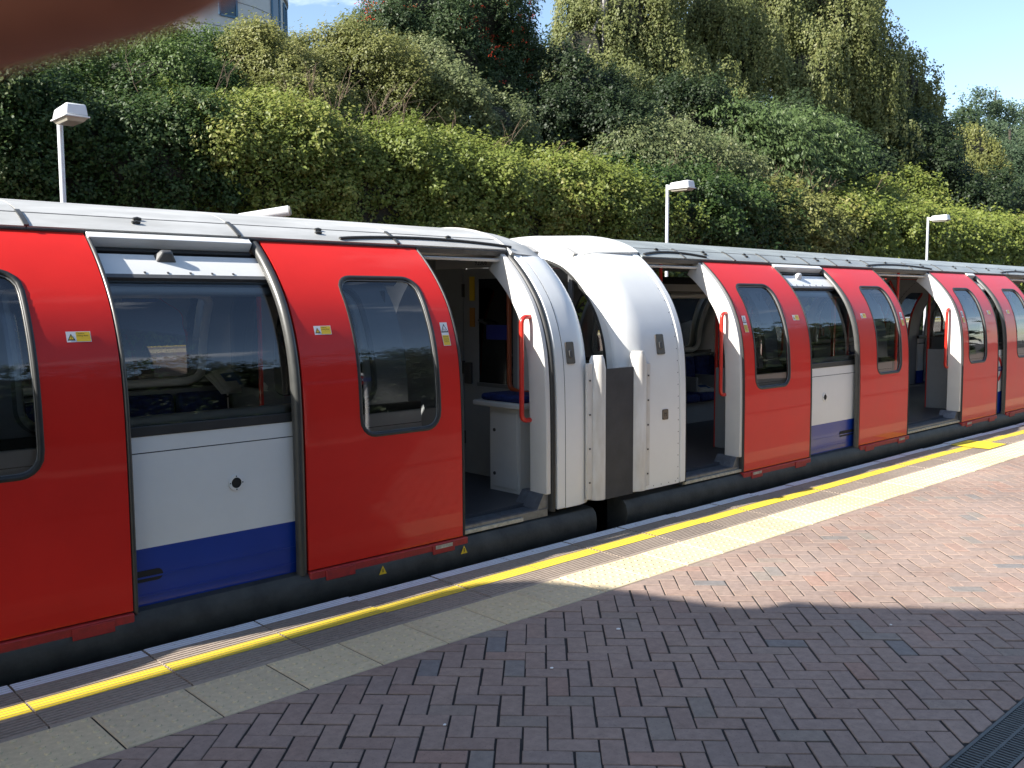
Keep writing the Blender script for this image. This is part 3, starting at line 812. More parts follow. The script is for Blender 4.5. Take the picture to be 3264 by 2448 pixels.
# end face of car B, with a window in it, seen between the cars
for mir in (False, True):
    o = pbox('end_rim', EB - .004, EB + .05, 0, 0, -.175, -.106, WHITE, carB, vv=(vz(.20), VMAX))
    if mir: o.location = (0, 2 * YC, 0); o.scale = (1, -1, 1)
box('end_wall', EB + .02, EB + .048, 4.84, 7.0, .17, 1.16, WHITE, carB)
poly = []
for k in range(30):
    v = vz(1.17) + (VMAX - vz(1.17)) * k / 29; p = pt(0, v, -.17); poly.append((p[1], p[2]))
poly += [(2 * YC - y, z) for y, z in reversed(poly[:-1])]
n = len(poly); xg = EB + .034
mesh_obj('end_window_pane', [(xg, y, z) for y, z in poly], [tuple(range(n))], GLASS, carB, smooth=False)
for y in (5.20, 6.60):
    box('end_mullion', EB + .02, EB + .05, y, y + .05, 1.161, 1.96, SEALM, carB)
pbox('end_window_seal', EB - .012, EB - .005, 0, 0, -.188, -.168, RUBBER, carB, vv=(vz(1.17), VMAX))
box('coupler', 5.0, 5.72, 5.80, 6.04, -.45, -.22, BLACK, carB)

# newspapers left in the cars
def newspaper(name, c, w, d, rot, label, tilt=0.0):
    V, F, mi = [], [], []
    NX, NY = 8, 5
    for layer in range(3):
        z0 = layer * .010
        k0 = len(V)
        for j in range(NY + 1):
            for i in range(NX + 1):
                u, v = i / NX - .5, j / NY - .5
                zz = z0 + .022 * math.sin(u * 4 + layer) * (.4 + v) + .03 * max(0, -v - .2) * (-1 if layer == 0 else -.4)
                V.append((u * w * (1 - .05 * layer) + .012 * layer, v * d * (1 - .04 * layer), zz))
        for j in range(NY):
            for i in range(NX):
                a = k0 + j * (NX + 1) + i
                F.append((a, a + 1, a + NX + 2, a + NX + 1))
                mi.append(1 if layer == 2 and j in (2, 3) and i in (1, 2, 3) or (layer == 2 and (i, j) == (3, 1)) else 0)
    mw = Matrix.Translation(c) @ Matrix.Rotation(rot, 4, 'Z') @ Matrix.Rotation(tilt, 4, 'X')
    o = mesh_obj(name, [tuple(mw @ Vector(v)) for v in V], F, [PAPER, PAPER_BLUE], None, mi=mi, sharp=1.0)
    s = o.modifiers.new('thickness', 'SOLIDIFY'); s.thickness = .004
    return tag(o, label, 'newspaper', 'newspapers left on the seats')
newspaper('newspaper', (3.46, 6.90, 1.085), .42, .28, .10, 'folded newspaper with blue headline box lying on a seat back behind the window', .55)
newspaper('newspaper', (9.60, 6.70, .63), .36, .26, -.4, 'crumpled newspaper on a blue seat seen through the open doorway', .12)
# ------------------------------------------------------------------ ground, platform and track
def attr_color_mat(name, ramp, rough, bump=0.15, bscale=90, nscale=22, namt=0.25, spots=True):
    """per-piece colour: face attribute 'rnd' plus the object's own random number"""
    M = bpy.data.materials.new(name); M.use_nodes = True; MATS[name] = M; nt = M.node_tree; b = nt.nodes['Principled BSDF']
    at = nt.nodes.new('ShaderNodeAttribute'); at.attribute_name = 'rnd'
    oi = nt.nodes.new('ShaderNodeObjectInfo'); ad = nt.nodes.new('ShaderNodeMath'); ad.operation = 'ADD'
    fr = nt.nodes.new('ShaderNodeMath'); fr.operation = 'FRACT'
    nt.links.new(at.outputs['Fac'], ad.inputs[0]); nt.links.new(oi.outputs['Random'], ad.inputs[1]); nt.links.new(ad.outputs[0], fr.inputs[0])
    r = nt.nodes.new('ShaderNodeValToRGB'); r.color_ramp.interpolation = 'LINEAR'
    el = r.color_ramp.elements
    while len(el) < len(ramp): el.new(0.5)
    for e, (p, c) in zip(el, ramp): e.position = p; e.color = (*c, 1)
    nt.links.new(fr.outputs[0], r.inputs['Fac'])
    geo = nt.nodes.new('ShaderNodeNewGeometry')
    n = nt.nodes.new('ShaderNodeTexNoise'); n.inputs['Scale'].default_value = nscale; n.inputs['Detail'].default_value = 8
    n.inputs['Roughness'].default_value = 0.7
    nt.links.new(geo.outputs['Position'], n.inputs['Vector'])
    nb = nt.nodes.new('ShaderNodeTexNoise'); nb.inputs['Scale'].default_value = 0.9; nb.inputs['Detail'].default_value = 4
    nt.links.new(geo.outputs['Position'], nb.inputs['Vector'])
    def mul(col_in, fac, lo, hi):
        mr = nt.nodes.new('ShaderNodeMapRange'); mr.inputs['From Min'].default_value = 0.3; mr.inputs['From Max'].default_value = 0.7
        mr.inputs['To Min'].default_value = lo; mr.inputs['To Max'].default_value = hi
        nt.links.new(fac, mr.inputs['Value'])
        mm = nt.nodes.new('ShaderNodeMixRGB'); mm.blend_type = 'MULTIPLY'; mm.inputs['Fac'].default_value = 1
        nt.links.new(col_in, mm.inputs['Color1']); nt.links.new(mr.outputs[0], mm.inputs['Color2'])
        return mm.outputs[0]
    c = mul(r.outputs[0], n.outputs['Fac'], 1 - namt, 1 + namt * .5)
    c = mul(c, nb.outputs['Fac'], 0.86, 1.10)
    if spots:
        vo = nt.nodes.new('ShaderNodeTexVoronoi'); vo.inputs['Scale'].default_value = 70
        nt.links.new(geo.outputs['Position'], vo.inputs['Vector'])
        rp = nt.nodes.new('ShaderNodeValToRGB'); rp.color_ramp.elements[0].position = .10; rp.color_ramp.elements[1].position = .2
        rp.color_ramp.elements[0].color = (.45, .45, .45, 1); rp.color_ramp.elements[1].color = (1, 1, 1, 1)
        nt.links.new(vo.outputs['Distance'], rp.inputs['Fac'])
        mm = nt.nodes.new('ShaderNodeMixRGB'); mm.blend_type = 'MULTIPLY'; mm.inputs['Fac'].default_value = .55
        nt.links.new(c, mm.inputs['Color1']); nt.links.new(rp.outputs[0], mm.inputs['Color2']); c = mm.outputs[0]
    nt.links.new(c, b.inputs['Base Color'])
    b.inputs['Roughness'].default_value = rough; b.inputs['Specular IOR Level'].default_value = 0.35
    n2 = nt.nodes.new('ShaderNodeTexNoise'); n2.inputs['Scale'].default_value = bscale; n2.inputs['Detail'].default_value = 6
    nt.links.new(geo.outputs['Position'], n2.inputs['Vector'])
    bp = nt.nodes.new('ShaderNodeBump'); bp.inputs['Strength'].default_value = bump; bp.inputs['Distance'].default_value = 0.006
    nt.links.new(n2.outputs['Fac'], bp.inputs['Height']); nt.links.new(bp.outputs[0], b.inputs['Normal'])
    return M
BRICK = attr_color_mat('paving_brick', [(0, (.29, .205, .165)), (.3, (.325, .24, .192)), (.55, (.305, .225, .185)), (.80, (.28, .215, .18)), (.90, (.335, .215, .165)), (.965, (.27, .225, .185)), (1, (.205, .19, .18))], .75)
TACT = attr_color_mat('buff_tactile_paving', [(0, (.60, .49, .305)), (.5, (.65, .535, .34)), (1, (.56, .46, .30))], .8, bump=.12, nscale=30, namt=.18, spots=False)
COPE = attr_color_mat('coping_stone', [(0, (.32, .255, .20)), (.5, (.36, .29, .23)), (1, (.29, .235, .19))], .8, bump=.2, nscale=30, namt=.25, spots=False)
SAND = mat('joint_sand', (.030, .027, .025), .95, noise=.5, nscale=30)
CONC = mat('platform_wall', (.16, .15, .14), .9, noise=.5, nscale=5)
BALLAST = mat('track_ballast', (.07, .062, .055), .95, noise=.6, nscale=18, bump=.8, bscale=22)
def paint_mat(name, col, under, thr=.36):
    M = bpy.data.materials.new(name); M.use_nodes = True; nt = M.node_tree; b = nt.nodes['Principled BSDF']; MATS[name] = M
    t = nt.nodes.new('ShaderNodeTexCoord'); mp_ = nt.nodes.new('ShaderNodeMapping'); mp_.inputs['Scale'].default_value = (.5, 1.3, 1)
    n = nt.nodes.new('ShaderNodeTexNoise'); n.inputs['Scale'].default_value = 26; n.inputs['Detail'].default_value = 9; n.inputs['Roughness'].default_value = .68
    nt.links.new(t.outputs['Object'], mp_.inputs['Vector']); nt.links.new(mp_.outputs[0], n.inputs['Vector'])
    r = nt.nodes.new('ShaderNodeValToRGB'); r.color_ramp.elements[0].position = thr - .02; r.color_ramp.elements[1].position = thr + .06
    r.color_ramp.elements[0].color = (*under, 1); r.color_ramp.elements[1].color = (*col, 1)
    nt.links.new(n.outputs['Fac'], r.inputs['Fac']); nt.links.new(r.outputs[0], b.inputs['Base Color'])
    b.inputs['Roughness'].default_value = .6
    return M
PAINT_Y = paint_mat('yellow_line_paint', (.74, .55, .03), (.42, .33, .10), .33)
PAINT_W = paint_mat('white_line_paint', (.72, .73, .76), (.34, .31, .30), .35)

EDGE = 4.50
DR0, DR1 = 1.125, 1.305                               # drain channel across the paving
gr = mesh_obj('ground', [(-900, -900, -1.0), (900, -900, -1.0), (900, 900, -1.0), (-900, 900, -1.0)], [(0, 1, 2, 3)], BALLAST, smooth=False)
tag(gr, kind='structure')
platform = box('platform', -12, 60, -9, 4.40, -1.0, -.012, CONC); tag(platform, kind='structure')
tag(box('opposite_platform', -12, 70, 7.42, 11.6, -.99, 0.0, mat('asphalt', (.07, .068, .065), .9, noise=.3, nscale=30)), kind='structure')
mesh_obj('paving_bed', [(-12, DR1, -.0048), (60, DR1, -.0048), (60, 3.9, -.0048), (-12, 3.9, -.0048), (-12, -9, -.0048), (60, -9, -.0048), (60, DR0, -.0048), (-12, DR0, -.0048)], [(0, 1, 2, 3), (4, 5, 6, 7)], SAND, platform, smooth=False)
mesh_obj('far_paving', [(24.2, -9, -.0008), (60, -9, -.0008), (60, 3.5, -.0008), (24.2, 3.5, -.0008)], [(0, 1, 2, 3)], BRICK, platform, smooth=False)

# herringbone bricks at 45 degrees to the edge
S2 = math.sqrt(.5); BW = 0.1; GAP = .0085
P0, Q0 = .425, 3.80
def pq(p, q): return ((p + q) * S2, (q - p) * S2)
def clip_poly(poly, ax, val, keep_less):
    out = []
    for i in range(len(poly)):
        a, b = poly[i], poly[(i + 1) % len(poly)]
        ia = (a[ax] <= val) if keep_less else (a[ax] >= val); ib = (b[ax] <= val) if keep_less else (b[ax] >= val)
        if ia: out.append(a)
        if ia != ib:
            t = (val - a[ax]) / (b[ax] - a[ax]); out.append((a[0] + (b[0] - a[0]) * t, a[1] + (b[1] - a[1]) * t))
    return out
def to_px(x, y, z):
    d = Vector((x, y, z)) - CAM_POS
    dep = -(d.x * AX[2][0] + d.y * AX[2][1] + d.z * AX[2][2])
    if dep < .05: return None
    f_ = 2956.96
    return (1632 + f_ * (d.x * AX[0][0] + d.y * AX[0][1] + d.z * AX[0][2]) / dep, 1224 - f_ * (d.x * AX[1][0] + d.y * AX[1][1] + d.z * AX[1][2]) / dep, dep)
def brick_geo(poly, z, ch=.0024, depth=.03, tilt=(0, 0)):
    n = len(poly); cx = sum(p[0] for p in poly) / n; cy = sum(p[1] for p in poly) / n
    def zz(x, y): return z + (x - cx) * tilt[0] + (y - cy) * tilt[1]
    V = [(x, y, z - depth) for x, y in poly] + [(x, y, zz(x, y) - ch) for x, y in poly]
    for x, y in poly:
        dx, dy = cx - x, cy - y; l = math.hypot(dx, dy) or 1
        V.append((x + dx / l * ch * 1.4, y + dy / l * ch * 1.4, zz(x, y)))
    F = [(i, (i + 1) % n, n + (i + 1) % n, n + i) for i in range(n)]
    F += [(n + i, n + (i + 1) % n, 2 * n + (i + 1) % n, 2 * n + i) for i in range(n)]
    F.append(tuple(range(2 * n, 3 * n)))
    return V, F
cand = []
YT = 3.515
for j in range(-60, 330):
    for i in range(-170, 240):
        kk = (i - j) % 4
        if kk == 0: r = (i, i + 2, j, j + 1)
        elif kk == 3: r = (i, i + 1, j, j + 2)
        else: continue
        p0_, p1_, q0_, q1_ = P0 + r[0] * BW, P0 + r[1] * BW, Q0 + r[2] * BW, Q0 + r[3] * BW
        cx, cy = pq((p0_ + p1_) / 2, (q0_ + q1_) / 2)
        if not (-2.2 < cx < 24.3 and -2.6 < cy < YT + .12): continue
        if cx > 8 and cy < -1.2 : continue
        g = GAP / 2 + random.uniform(-.0008, .0012)
        jx, jy = random.gauss(0, .0012), random.gauss(0, .0012)
        poly = [pq(p0_ + g, q0_ + g), pq(p1_ - g, q0_ + g), pq(p1_ - g, q1_ - g), pq(p0_ + g, q1_ - g)]
        poly = [(x + jx, y + jy) for x, y in poly]
        poly = clip_poly(poly, 1, YT, True)
        if len(poly) < 3: continue
        ys = [p[1] for p in poly]
        if min(ys) < DR1 and max(ys) > DR0:
            if cy > (DR0 + DR1) / 2: poly = clip_poly(poly, 1, DR1 + .004, False)
            else: poly = clip_poly(poly, 1, DR0 - .004, True)
            if len(poly) < 3: continue
        a = abs(sum(poly[k][0] * poly[(k + 1) % len(poly)][1] - poly[(k + 1) % len(poly)][0] * poly[k][1] for k in range(len(poly)))) / 2
        if a < .0006: continue
        s = to_px(cx, cy, 0)
        vis = s is not None and -40 < s[0] < 3300 and 900 < s[1] < 2500
        cand.append((-(1 / s[2]) if vis else 1, poly, (kk == 0), a > .0188))
cand.sort(key=lambda c: c[0])
full_me = {}
stV, stF, stR = [], [], []
nb_ = 0
for key, poly, hor, whole in cand:
    z = random.gauss(0, .0010); tl = (random.gauss(0, .004), random.gauss(0, .004))
    if nb_ < 300 and key < 0:
        nb_ += 1
        n = len(poly); cx = sum(p[0] for p in poly) / n; cy = sum(p[1] for p in poly) / n
        if whole and n == 4:
            if hor not in full_me:
                V, F = brick_geo([(x - cx, y - cy) for x, y in poly], 0)
                me = bpy.data.meshes.new('brick'); me.from_pydata(V, [], F); me.materials.append(BRICK); me.update(); full_me[hor] = me
            me = full_me[hor]
        else:
            V, F = brick_geo([(x - cx, y - cy) for x, y in poly], 0)
            me = bpy.data.meshes.new('brick'); me.from_pydata(V, [], F); me.materials.append(BRICK); me.update()
        o = bpy.data.objects.new('brick', me); COL.objects.link(o); o.parent = platform
        o.location = (cx, cy, z); o.rotation_euler = (tl[1], -tl[0], random.gauss(0, .004))
    else:
        V, F = brick_geo(poly, z, tilt=tl); k = len(stV); stV += V; stF += [tuple(i + k for i in f) for f in F]
        stR += [random.random()] * len(F)
o = mesh_obj('brick_paving', stV, stF, BRICK, platform, smooth=False); tag(o, kind='stuff')
at_ = o.data.attributes.new('rnd', 'FLOAT', 'FACE'); at_.data.foreach_set('value', stR)
# drain grate
gb = [(-3, 26, DR0, DR0 + .014, -.03, -.001), (-3, 26, DR1 - .014, DR1, -.03, -.001), (-3, 26, (DR0 + DR1) / 2 - .006, (DR0 + DR1) / 2 + .006, -.03, -.002)]
GRATE = mat('grate_steel', (.11, .12, .12), .5, metal=.6, noise=.4, nscale=30)
dr = boxes('drain_grate', gb, GRATE, platform)
sl = []
x = 1.6
while x < 9.0:
    sl.append((x, x + .011, DR0 + .0142, (DR0 + DR1) / 2 - .0062, -.028, -.003)); sl.append((x + .005, x + .016, (DR0 + DR1) / 2 + .0062, DR1 - .0142, -.028, -.003)); x += .022
o = boxes('grate_bars', sl, GRATE, dr); tag(o, kind='stuff')
box('drain_trough', -3, 26, DR0 + .001, DR1 - .001, -.0075, -.006, BLACK, platform)

# buff tactile slabs with blisters
T = .4
def tactile_mesh():
    V, F = brick_geo([(.0035, .003), (T - .0035, .003), (T - .0035, T - .012), (.0035, T - .012)], 0, ch=.004, depth=.04)
    for i in range(6):
        for j in range(6):
            cx, cy = .033 + i * .0667, .033 + j * .0655; k = len(V); S = 7
            for r_, h_ in ((.0140, 0.0), (.0100, .0052)):
                for q in range(S):
                    a = 2 * math.pi * q / S; V.append((cx + r_ * math.cos(a), cy + r_ * math.sin(a), h_))
            for q in range(S): F.append((k + q, k + (q + 1) % S, k + S + (q + 1) % S, k + S + q))
            F.append(tuple(k + S + q for q in range(S)))
    me = bpy.data.meshes.new('tactile_slab'); me.from_pydata(V, [], F); me.materials.append(TACT); me.update()
    return me
tm = tactile_mesh()
x = 1.265 - 8 * T
while x < 34:
    o = bpy.data.objects.new('tactile_slab', tm); COL.objects.link(o); o.parent = platform
    o.location = (x, 3.518, random.gauss(.001, .0008)); o.rotation_euler = (random.gauss(0, .0012), random.gauss(0, .0012), 0); x += T
# ribbed coping slabs with painted lines
CY0, CY1 = 3.912, EDGE
YL0, YL1 = 4.118, 4.232; WL0 = 4.395
def rib_profile(y0, y1, z, pitch=.0270, g=.0095, d=.0065):
    P = []; y = y0
    while y < y1 - 1e-6:
        e = min(y + pitch, y1)
        P += [(y, z), (max(y, e - g), z)]
        if e < y1 - 1e-6: P += [(e - g + .0012, z - d), (e - .0012, z - d)]
        y = e
    P.append((y1, z))
    return P
def coping_mesh():
    L = .600
    P = rib_profile(CY0 + .012, CY1 - .012, 0); P = [(CY0, -.10), (CY0, -.006)] + P + [(CY1, -.010), (CY1 + .0, -.10)]
    n = len(P); V = [(.003, y, z) for y, z in P] + [(L - .003, y, z) for y, z in P]
    F = [(i, i + 1, n + i + 1, n + i) for i in range(n - 1)]; F = [tuple(reversed(f)) for f in F] + [tuple(range(n - 1, -1, -1)), tuple(range(n, 2 * n))]
    F = [tuple(reversed(f)) for f in F]
    me = bpy.data.meshes.new('coping_slab'); me.from_pydata(V, [], F); me.materials.append(COPE); me.update(); return me
cm = coping_mesh()
x = 1.708 - .6 * 10; joints = []
while x < 40:
    o = bpy.data.objects.new('coping_slab', cm); COL.objects.link(o); o.parent = platform
    dz, dyy = random.gauss(-.001, .0022), random.gauss(0, .0035)
    o.location = (x, dyy, dz); joints.append((x, dyy, dz)); x += .6
box('platform_wall', -12, 40, 4.30, 4.47, -1.0, -.101, CONC, platform)
def paint_line(name, y0, y1, M, z=.0016, step=.6):
    V, F = [], []
    P = rib_profile(y0, y1, z, g=.0075, d=.0045)
    n = len(P)
    for x, dyy, dz in joints:
        k = len(V)
        e = [random.uniform(-.004, .004) for _ in range(4)]
        V += [(x + .005, y + dyy + (e[0] if i == 0 else 0), zz + dz) for i, (y, zz) in enumerate(P)] + [(x + .595, y + dyy + (e[1] if i == 0 else 0), zz + dz) for i, (y, zz) in enumerate(P)]
        F += [(k + i, k + n + i, k + n + i + 1, k + i + 1) for i in range(n - 1)]
    return mesh_obj(name, V, F, M, platform, smooth=False)
paint_line('yellow_line', YL0, YL1, PAINT_Y)
paint_line('white_line', WL0, EDGE - .0125, PAINT_W)
mesh_obj('yellow_cross_bar', [(11.2, 3.93, .0065), (11.75, 3.93, .0065), (11.75, 4.37, .0065), (11.2, 4.37, .0065)], [(0, 1, 2, 3)], PAINT_Y, platform, smooth=False)
# small litter
for (x, y, s) in ((2.02, 2.06, .014), (3.62, 3.05, .016), (3.0, 2.93, .012), (2.27, 2.82, .010), (4.7, 2.1, .010)):
    P = [(x + s * math.cos(a) * random.uniform(.6, 1), y + s * math.sin(a) * random.uniform(.5, .8), .004 + random.uniform(0, .002)) for a in [k * 1.047 for k in range(6)]]
    V = P + [(a, b, c + .002) for a, b, c in P]
    o = mesh_obj('litter_scrap', V, [(0, 1, 2, 3, 4, 5), (11, 10, 9, 8, 7, 6)] + [(k, (k + 1) % 6, 6 + (k + 1) % 6, 6 + k) for k in range(6)], STICK_W, None, smooth=False)
    tag(o, 'tiny white scrap of litter on the brick paving', 'litter', 'litter scraps on the paving')
# track under the train
track = boxes('track', [(-30, 90, YC - .72 - .035, YC - .72 + .035, -.98, -.84), (-30, 90, YC + .72 - .035, YC + .72 + .035, -.98, -.84)], mat('rail_steel', (.10, .08, .07), .5, metal=.6), None)
tag(track, kind='structure')

# ------------------------------------------------------------------ lamp posts on the opposite platform
def lamp_post(x, label, ht=3.60):
    t = thing('lamp_post', (x, 10.0, 0), label, 'lamp post', 'lamp posts on the opposite platform')
    tube('pole', [(x, 10, 0), (x, 10, ht)], .029, POLE_W, t, n=14)
    box('bracket', x - .028, x + .028, 9.90, 9.966, ht - .075, ht - .015, POLE_W, t, bevel=.006)
    y0, y1 = 9.49, 9.90; z0 = ht - .085
    P = [(x - .105, y0, z0), (x + .105, y0, z0), (x + .105, y1, z0), (x - .105, y1, z0), (x - .092, y0 + .02, z0 + .115), (x + .092, y0 + .02, z0 + .115), (x + .085, y1 - .02, z0 + .10), (x - .085, y1 - .02, z0 + .10)]
    o = mesh_obj('lamp_head', P, BOXF, LAMP_W, t); b = o.modifiers.new('bevel', 'BEVEL'); b.width = .014; b.segments = 2
    box('lamp_rim', x - .116, x + .116, y0 - .012, y1 + .012, z0 - .016, z0 - .001, LAMP_W, t, bevel=.004)
    P = [(x - .075, y0 + .05, z0 - .05), (x + .075, y0 + .05, z0 - .05), (x + .075, y1 - .05, z0 - .05), (x - .075, y1 - .05, z0 - .05), (x - .10, y0 + .01, z0 - .0165), (x + .10, y0 + .01, z0 - .0165), (x + .10, y1 - .01, z0 - .0165), (x - .10, y1 - .01, z0 - .0165)]
    mesh_obj('diffuser', P, BOXF, LAMP_D, t)
    return t
lamp_post(3.20, 'white lamp post in front of the dark ivy hedge', 3.60)
lamp_post(13.10, 'white lamp post before the sunlit hedge under the cherry branches', 3.72)
lamp_post(23.75, 'slim lamp post by the brown bare twigs in the hedge', 3.80)
t = thing('security_camera', (5.30, 9.6, 0), 'white tubular housing poking just above the train roof', 'security camera')
tube('post', [(5.05, 9.75, 0), (5.05, 9.75, 2.62)], .04, POLE_W, t)
tube('housing', [(5.00, 9.78, 2.655), (5.42, 9.42, 2.745)], .058, LAMP_W, t, n=18)
tube('lens_cap', [(5.421, 9.419, 2.745), (5.430, 9.411, 2.747)], .050, LAMP_D, t, n=18)

# ------------------------------------------------------------------ unseen canopy and sign on the near platform (shade and reflections)
cn = thing('shade_canopy', (-5, 2, 0), 'flat grey unseen canopy shaped so that its shade covers the near paving', 'canopy')
CP = [(-10, 5.34), (-5.67, 5.40), (-3.30, 5.48), (-3.03, 5.30), (-2.80, 4.88), (-2.59, 4.20), (-2.47, 4.05), (-2.25, 3.98), (-2.11, 3.75), (-1.37, 2.92), (-.17, 1.57), (1.03, .22), (1.03, -.6), (-10, -.6)]  # roof added out of view, outline worked back from the shadow edge
prism('canopy_roof', CP, 4.40, 4.58, mat('canopy_grey', (.40, .40, .39), .6, noise=.2, nscale=2), cn)
for x, y in ((-8, 2.6), (-4.2, 2.6), (-4.2, .2), (-8, .2)):
    tube('canopy_post', [(x, y, -.01), (x, y, 4.40)], .07, mat('canopy_post_blue', (.02, .05, .2), .4), cn, n=14)
sg = thing('station_sign', (7.4, -2.35, 0), 'station roundel sign reading NORTH ACTON on two posts', 'sign')
for x in (6.85, 7.95): tube('sign_post', [(x, -2.42, -.01), (x, -2.42, 2.35)], .035, mat('sign_post_white', (.6, .6, .6), .4), sg)
def rpt(R, n=48): return [(R * math.cos(2 * math.pi * k / n), R * math.sin(2 * math.pi * k / n)) for k in range(n)]
mw = Matrix(((-1, 0, 0, 7.4), (0, 0, 1, -2.36), (0, 1, 0, 1.93), (0, 0, 0, 1)))
V, F = [], []
for k in range(48):
    a_ = 2 * math.pi * k / 48
    for r_ in (.52, .355):
        for h_ in (0, -.03): V.append(tuple(mw @ Vector((r_ * math.cos(a_), r_ * math.sin(a_), h_))))
for k in range(48):
    p_, q_ = 4 * k, 4 * ((k + 1) % 48); F += [(p_, q_, q_ + 2, p_ + 2), (p_ + 1, p_ + 3, q_ + 3, q_ + 1), (p_, p_ + 1, q_ + 1, q_), (p_ + 2, q_ + 2, q_ + 3, p_ + 3)]
mesh_obj('ring', V, F, ROUNDEL_RED, sg)
box('name_bar', 6.76, 8.04, -2.38, -2.355, 1.835, 2.025, ROUNDEL_BLUE, sg)
text('sign_text', 'NORTH ACTON', .135, SIGN_W, sg, mw @ Matrix.Translation((0, 0, .006)))
# ------------------------------------------------------------------ bank behind the railway
SOIL = mat('bank_soil', (.030, .034, .016), .95, noise=.6, nscale=3)
V, F = [], []
bx = list(np.linspace(-14, 75, 60)); by = [(10.95, -1.0), (10.95, 0), (11.75, .6), (12.2, 2.2), (12.6, 3.3), (13.4, 3.9), (15, 4.6), (18, 5.3), (24, 5.9), (40, 6.1), (120, 6.2)]
for x in bx:
    for y, z in by: V.append((x, y, z + (.15 * math.sin(x * .7 + y) if z > .5 else 0)))
n = len(by)
for i in range(len(bx) - 1):
    for k in range(n - 1): F.append((i * n + k, (i + 1) * n + k, (i + 1) * n + k + 1, i * n + k + 1))
tag(mesh_obj('embankment', V, F, SOIL, None), kind='structure')
# ------------------------------------------------------------------ vegetation
def at(px, py, y):
    """point at distance y across the tracks, seen at (px, py) of a 2212 x 1659 view"""
    k = 3264 / 2212; X, Y = px * k - 1632, 1224 - py * k; f_ = 2956.96
    d = [AX[0][i] * X + AX[1][i] * Y - AX[2][i] * f_ for i in range(3)]
    t = y / d[1]
    return Vector((d[0] * t, y, CAM_POS.z + d[2] * t))
def depth(p): return -((p[0]) * AX[2][0] + p[1] * AX[2][1] + (p[2] - CAM_POS.z) * AX[2][2])
def leaf_mat(name, c0, c1, c2, trans=.42):
    M = bpy.data.materials.new(name); M.use_nodes = True; nt = M.node_tree; MATS[name] = M
    b = nt.nodes['Principled BSDF']; out = nt.nodes['Material Output']
    a = nt.nodes.new('ShaderNodeAttribute'); a.attribute_name = 'rnd'
    r = nt.nodes.new('ShaderNodeValToRGB'); el = r.color_ramp.elements; el.new(.5)
    for e, p, c in zip(el, (0, .6, 1), (c0, c1, c2)): e.position = p; e.color = (*c, 1)
    nt.links.new(a.outputs['Fac'], r.inputs['Fac']); nt.links.new(r.outputs[0], b.inputs['Base Color'])
    b.inputs['Roughness'].default_value = .5; b.inputs['Specular IOR Level'].default_value = .35
    tr = nt.nodes.new('ShaderNodeBsdfTranslucent'); mixs = nt.nodes.new('ShaderNodeMixShader'); mixs.inputs['Fac'].default_value = trans
    nt.links.new(r.outputs[0], tr.inputs['Color']); nt.links.new(b.outputs[0], mixs.inputs[1]); nt.links.new(tr.outputs[0], mixs.inputs[2])
    nt.links.new(mixs.outputs[0], out.inputs['Surface'])
    return M
IVY = leaf_mat('ivy_leaf', (0.027, 0.055, 0.013), (0.055, 0.097, 0.022), (0.119, 0.147, 0.046))
IVY_LIT = leaf_mat('sunlit_ivy_leaf', (.045, .085, .018), (.095, .150, .034), (.180, .215, .075))  # ivy in a lighter green; sunlight on the mound put into the leaf colour
PRIVET = leaf_mat('privet_leaf', (0.108, 0.145, 0.026), (0.191, 0.229, 0.043), (0.314, 0.306, 0.086))
OLIVE = leaf_mat('olive_leaf', (0.111, 0.124, 0.032), (0.19, 0.2, 0.056), (0.301, 0.284, 0.1))
GREYG = leaf_mat('grey_green_leaf', (0.095, 0.122, 0.046), (0.171, 0.197, 0.082), (0.275, 0.275, 0.13))
ROWAN = leaf_mat('rowan_leaf', (0.031, 0.058, 0.019), (0.066, 0.102, 0.036), (0.132, 0.156, 0.062))
BIRCH = leaf_mat('birch_leaf', (0.101, 0.12, 0.037), (0.184, 0.205, 0.068), (0.301, 0.294, 0.114))
CHERRY = leaf_mat('cherry_leaf', (0.06, 0.098, 0.03), (0.113, 0.167, 0.055), (0.178, 0.218, 0.098))
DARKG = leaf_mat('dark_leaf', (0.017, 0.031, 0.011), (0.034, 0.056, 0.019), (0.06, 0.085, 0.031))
FARG = leaf_mat('far_leaf', (.040, .070, .034), (.072, .110, .054), (.110, .145, .075))
BERRY = mat('rowan_berry', (.55, .05, .015), .4)
BARK = mat('bark', (.075, .060, .045), .9, noise=.6, nscale=9, bump=.5, bscale=30, stretch=(1, 1, .2))
BARK_PALE = mat('pale_birch_bark', (.32, .30, .27), .8, noise=1, nscale=6, col2=(.06, .05, .045), stretch=(1, 1, 3))
CORE_DARK = mat('dark_core', (.030, .030, .016), .95, noise=.6, nscale=9)  # near-black for the added foliage cores; deep shade put into the colour
TWIG = mat('dry_twig', (.16, .115, .075), .9)

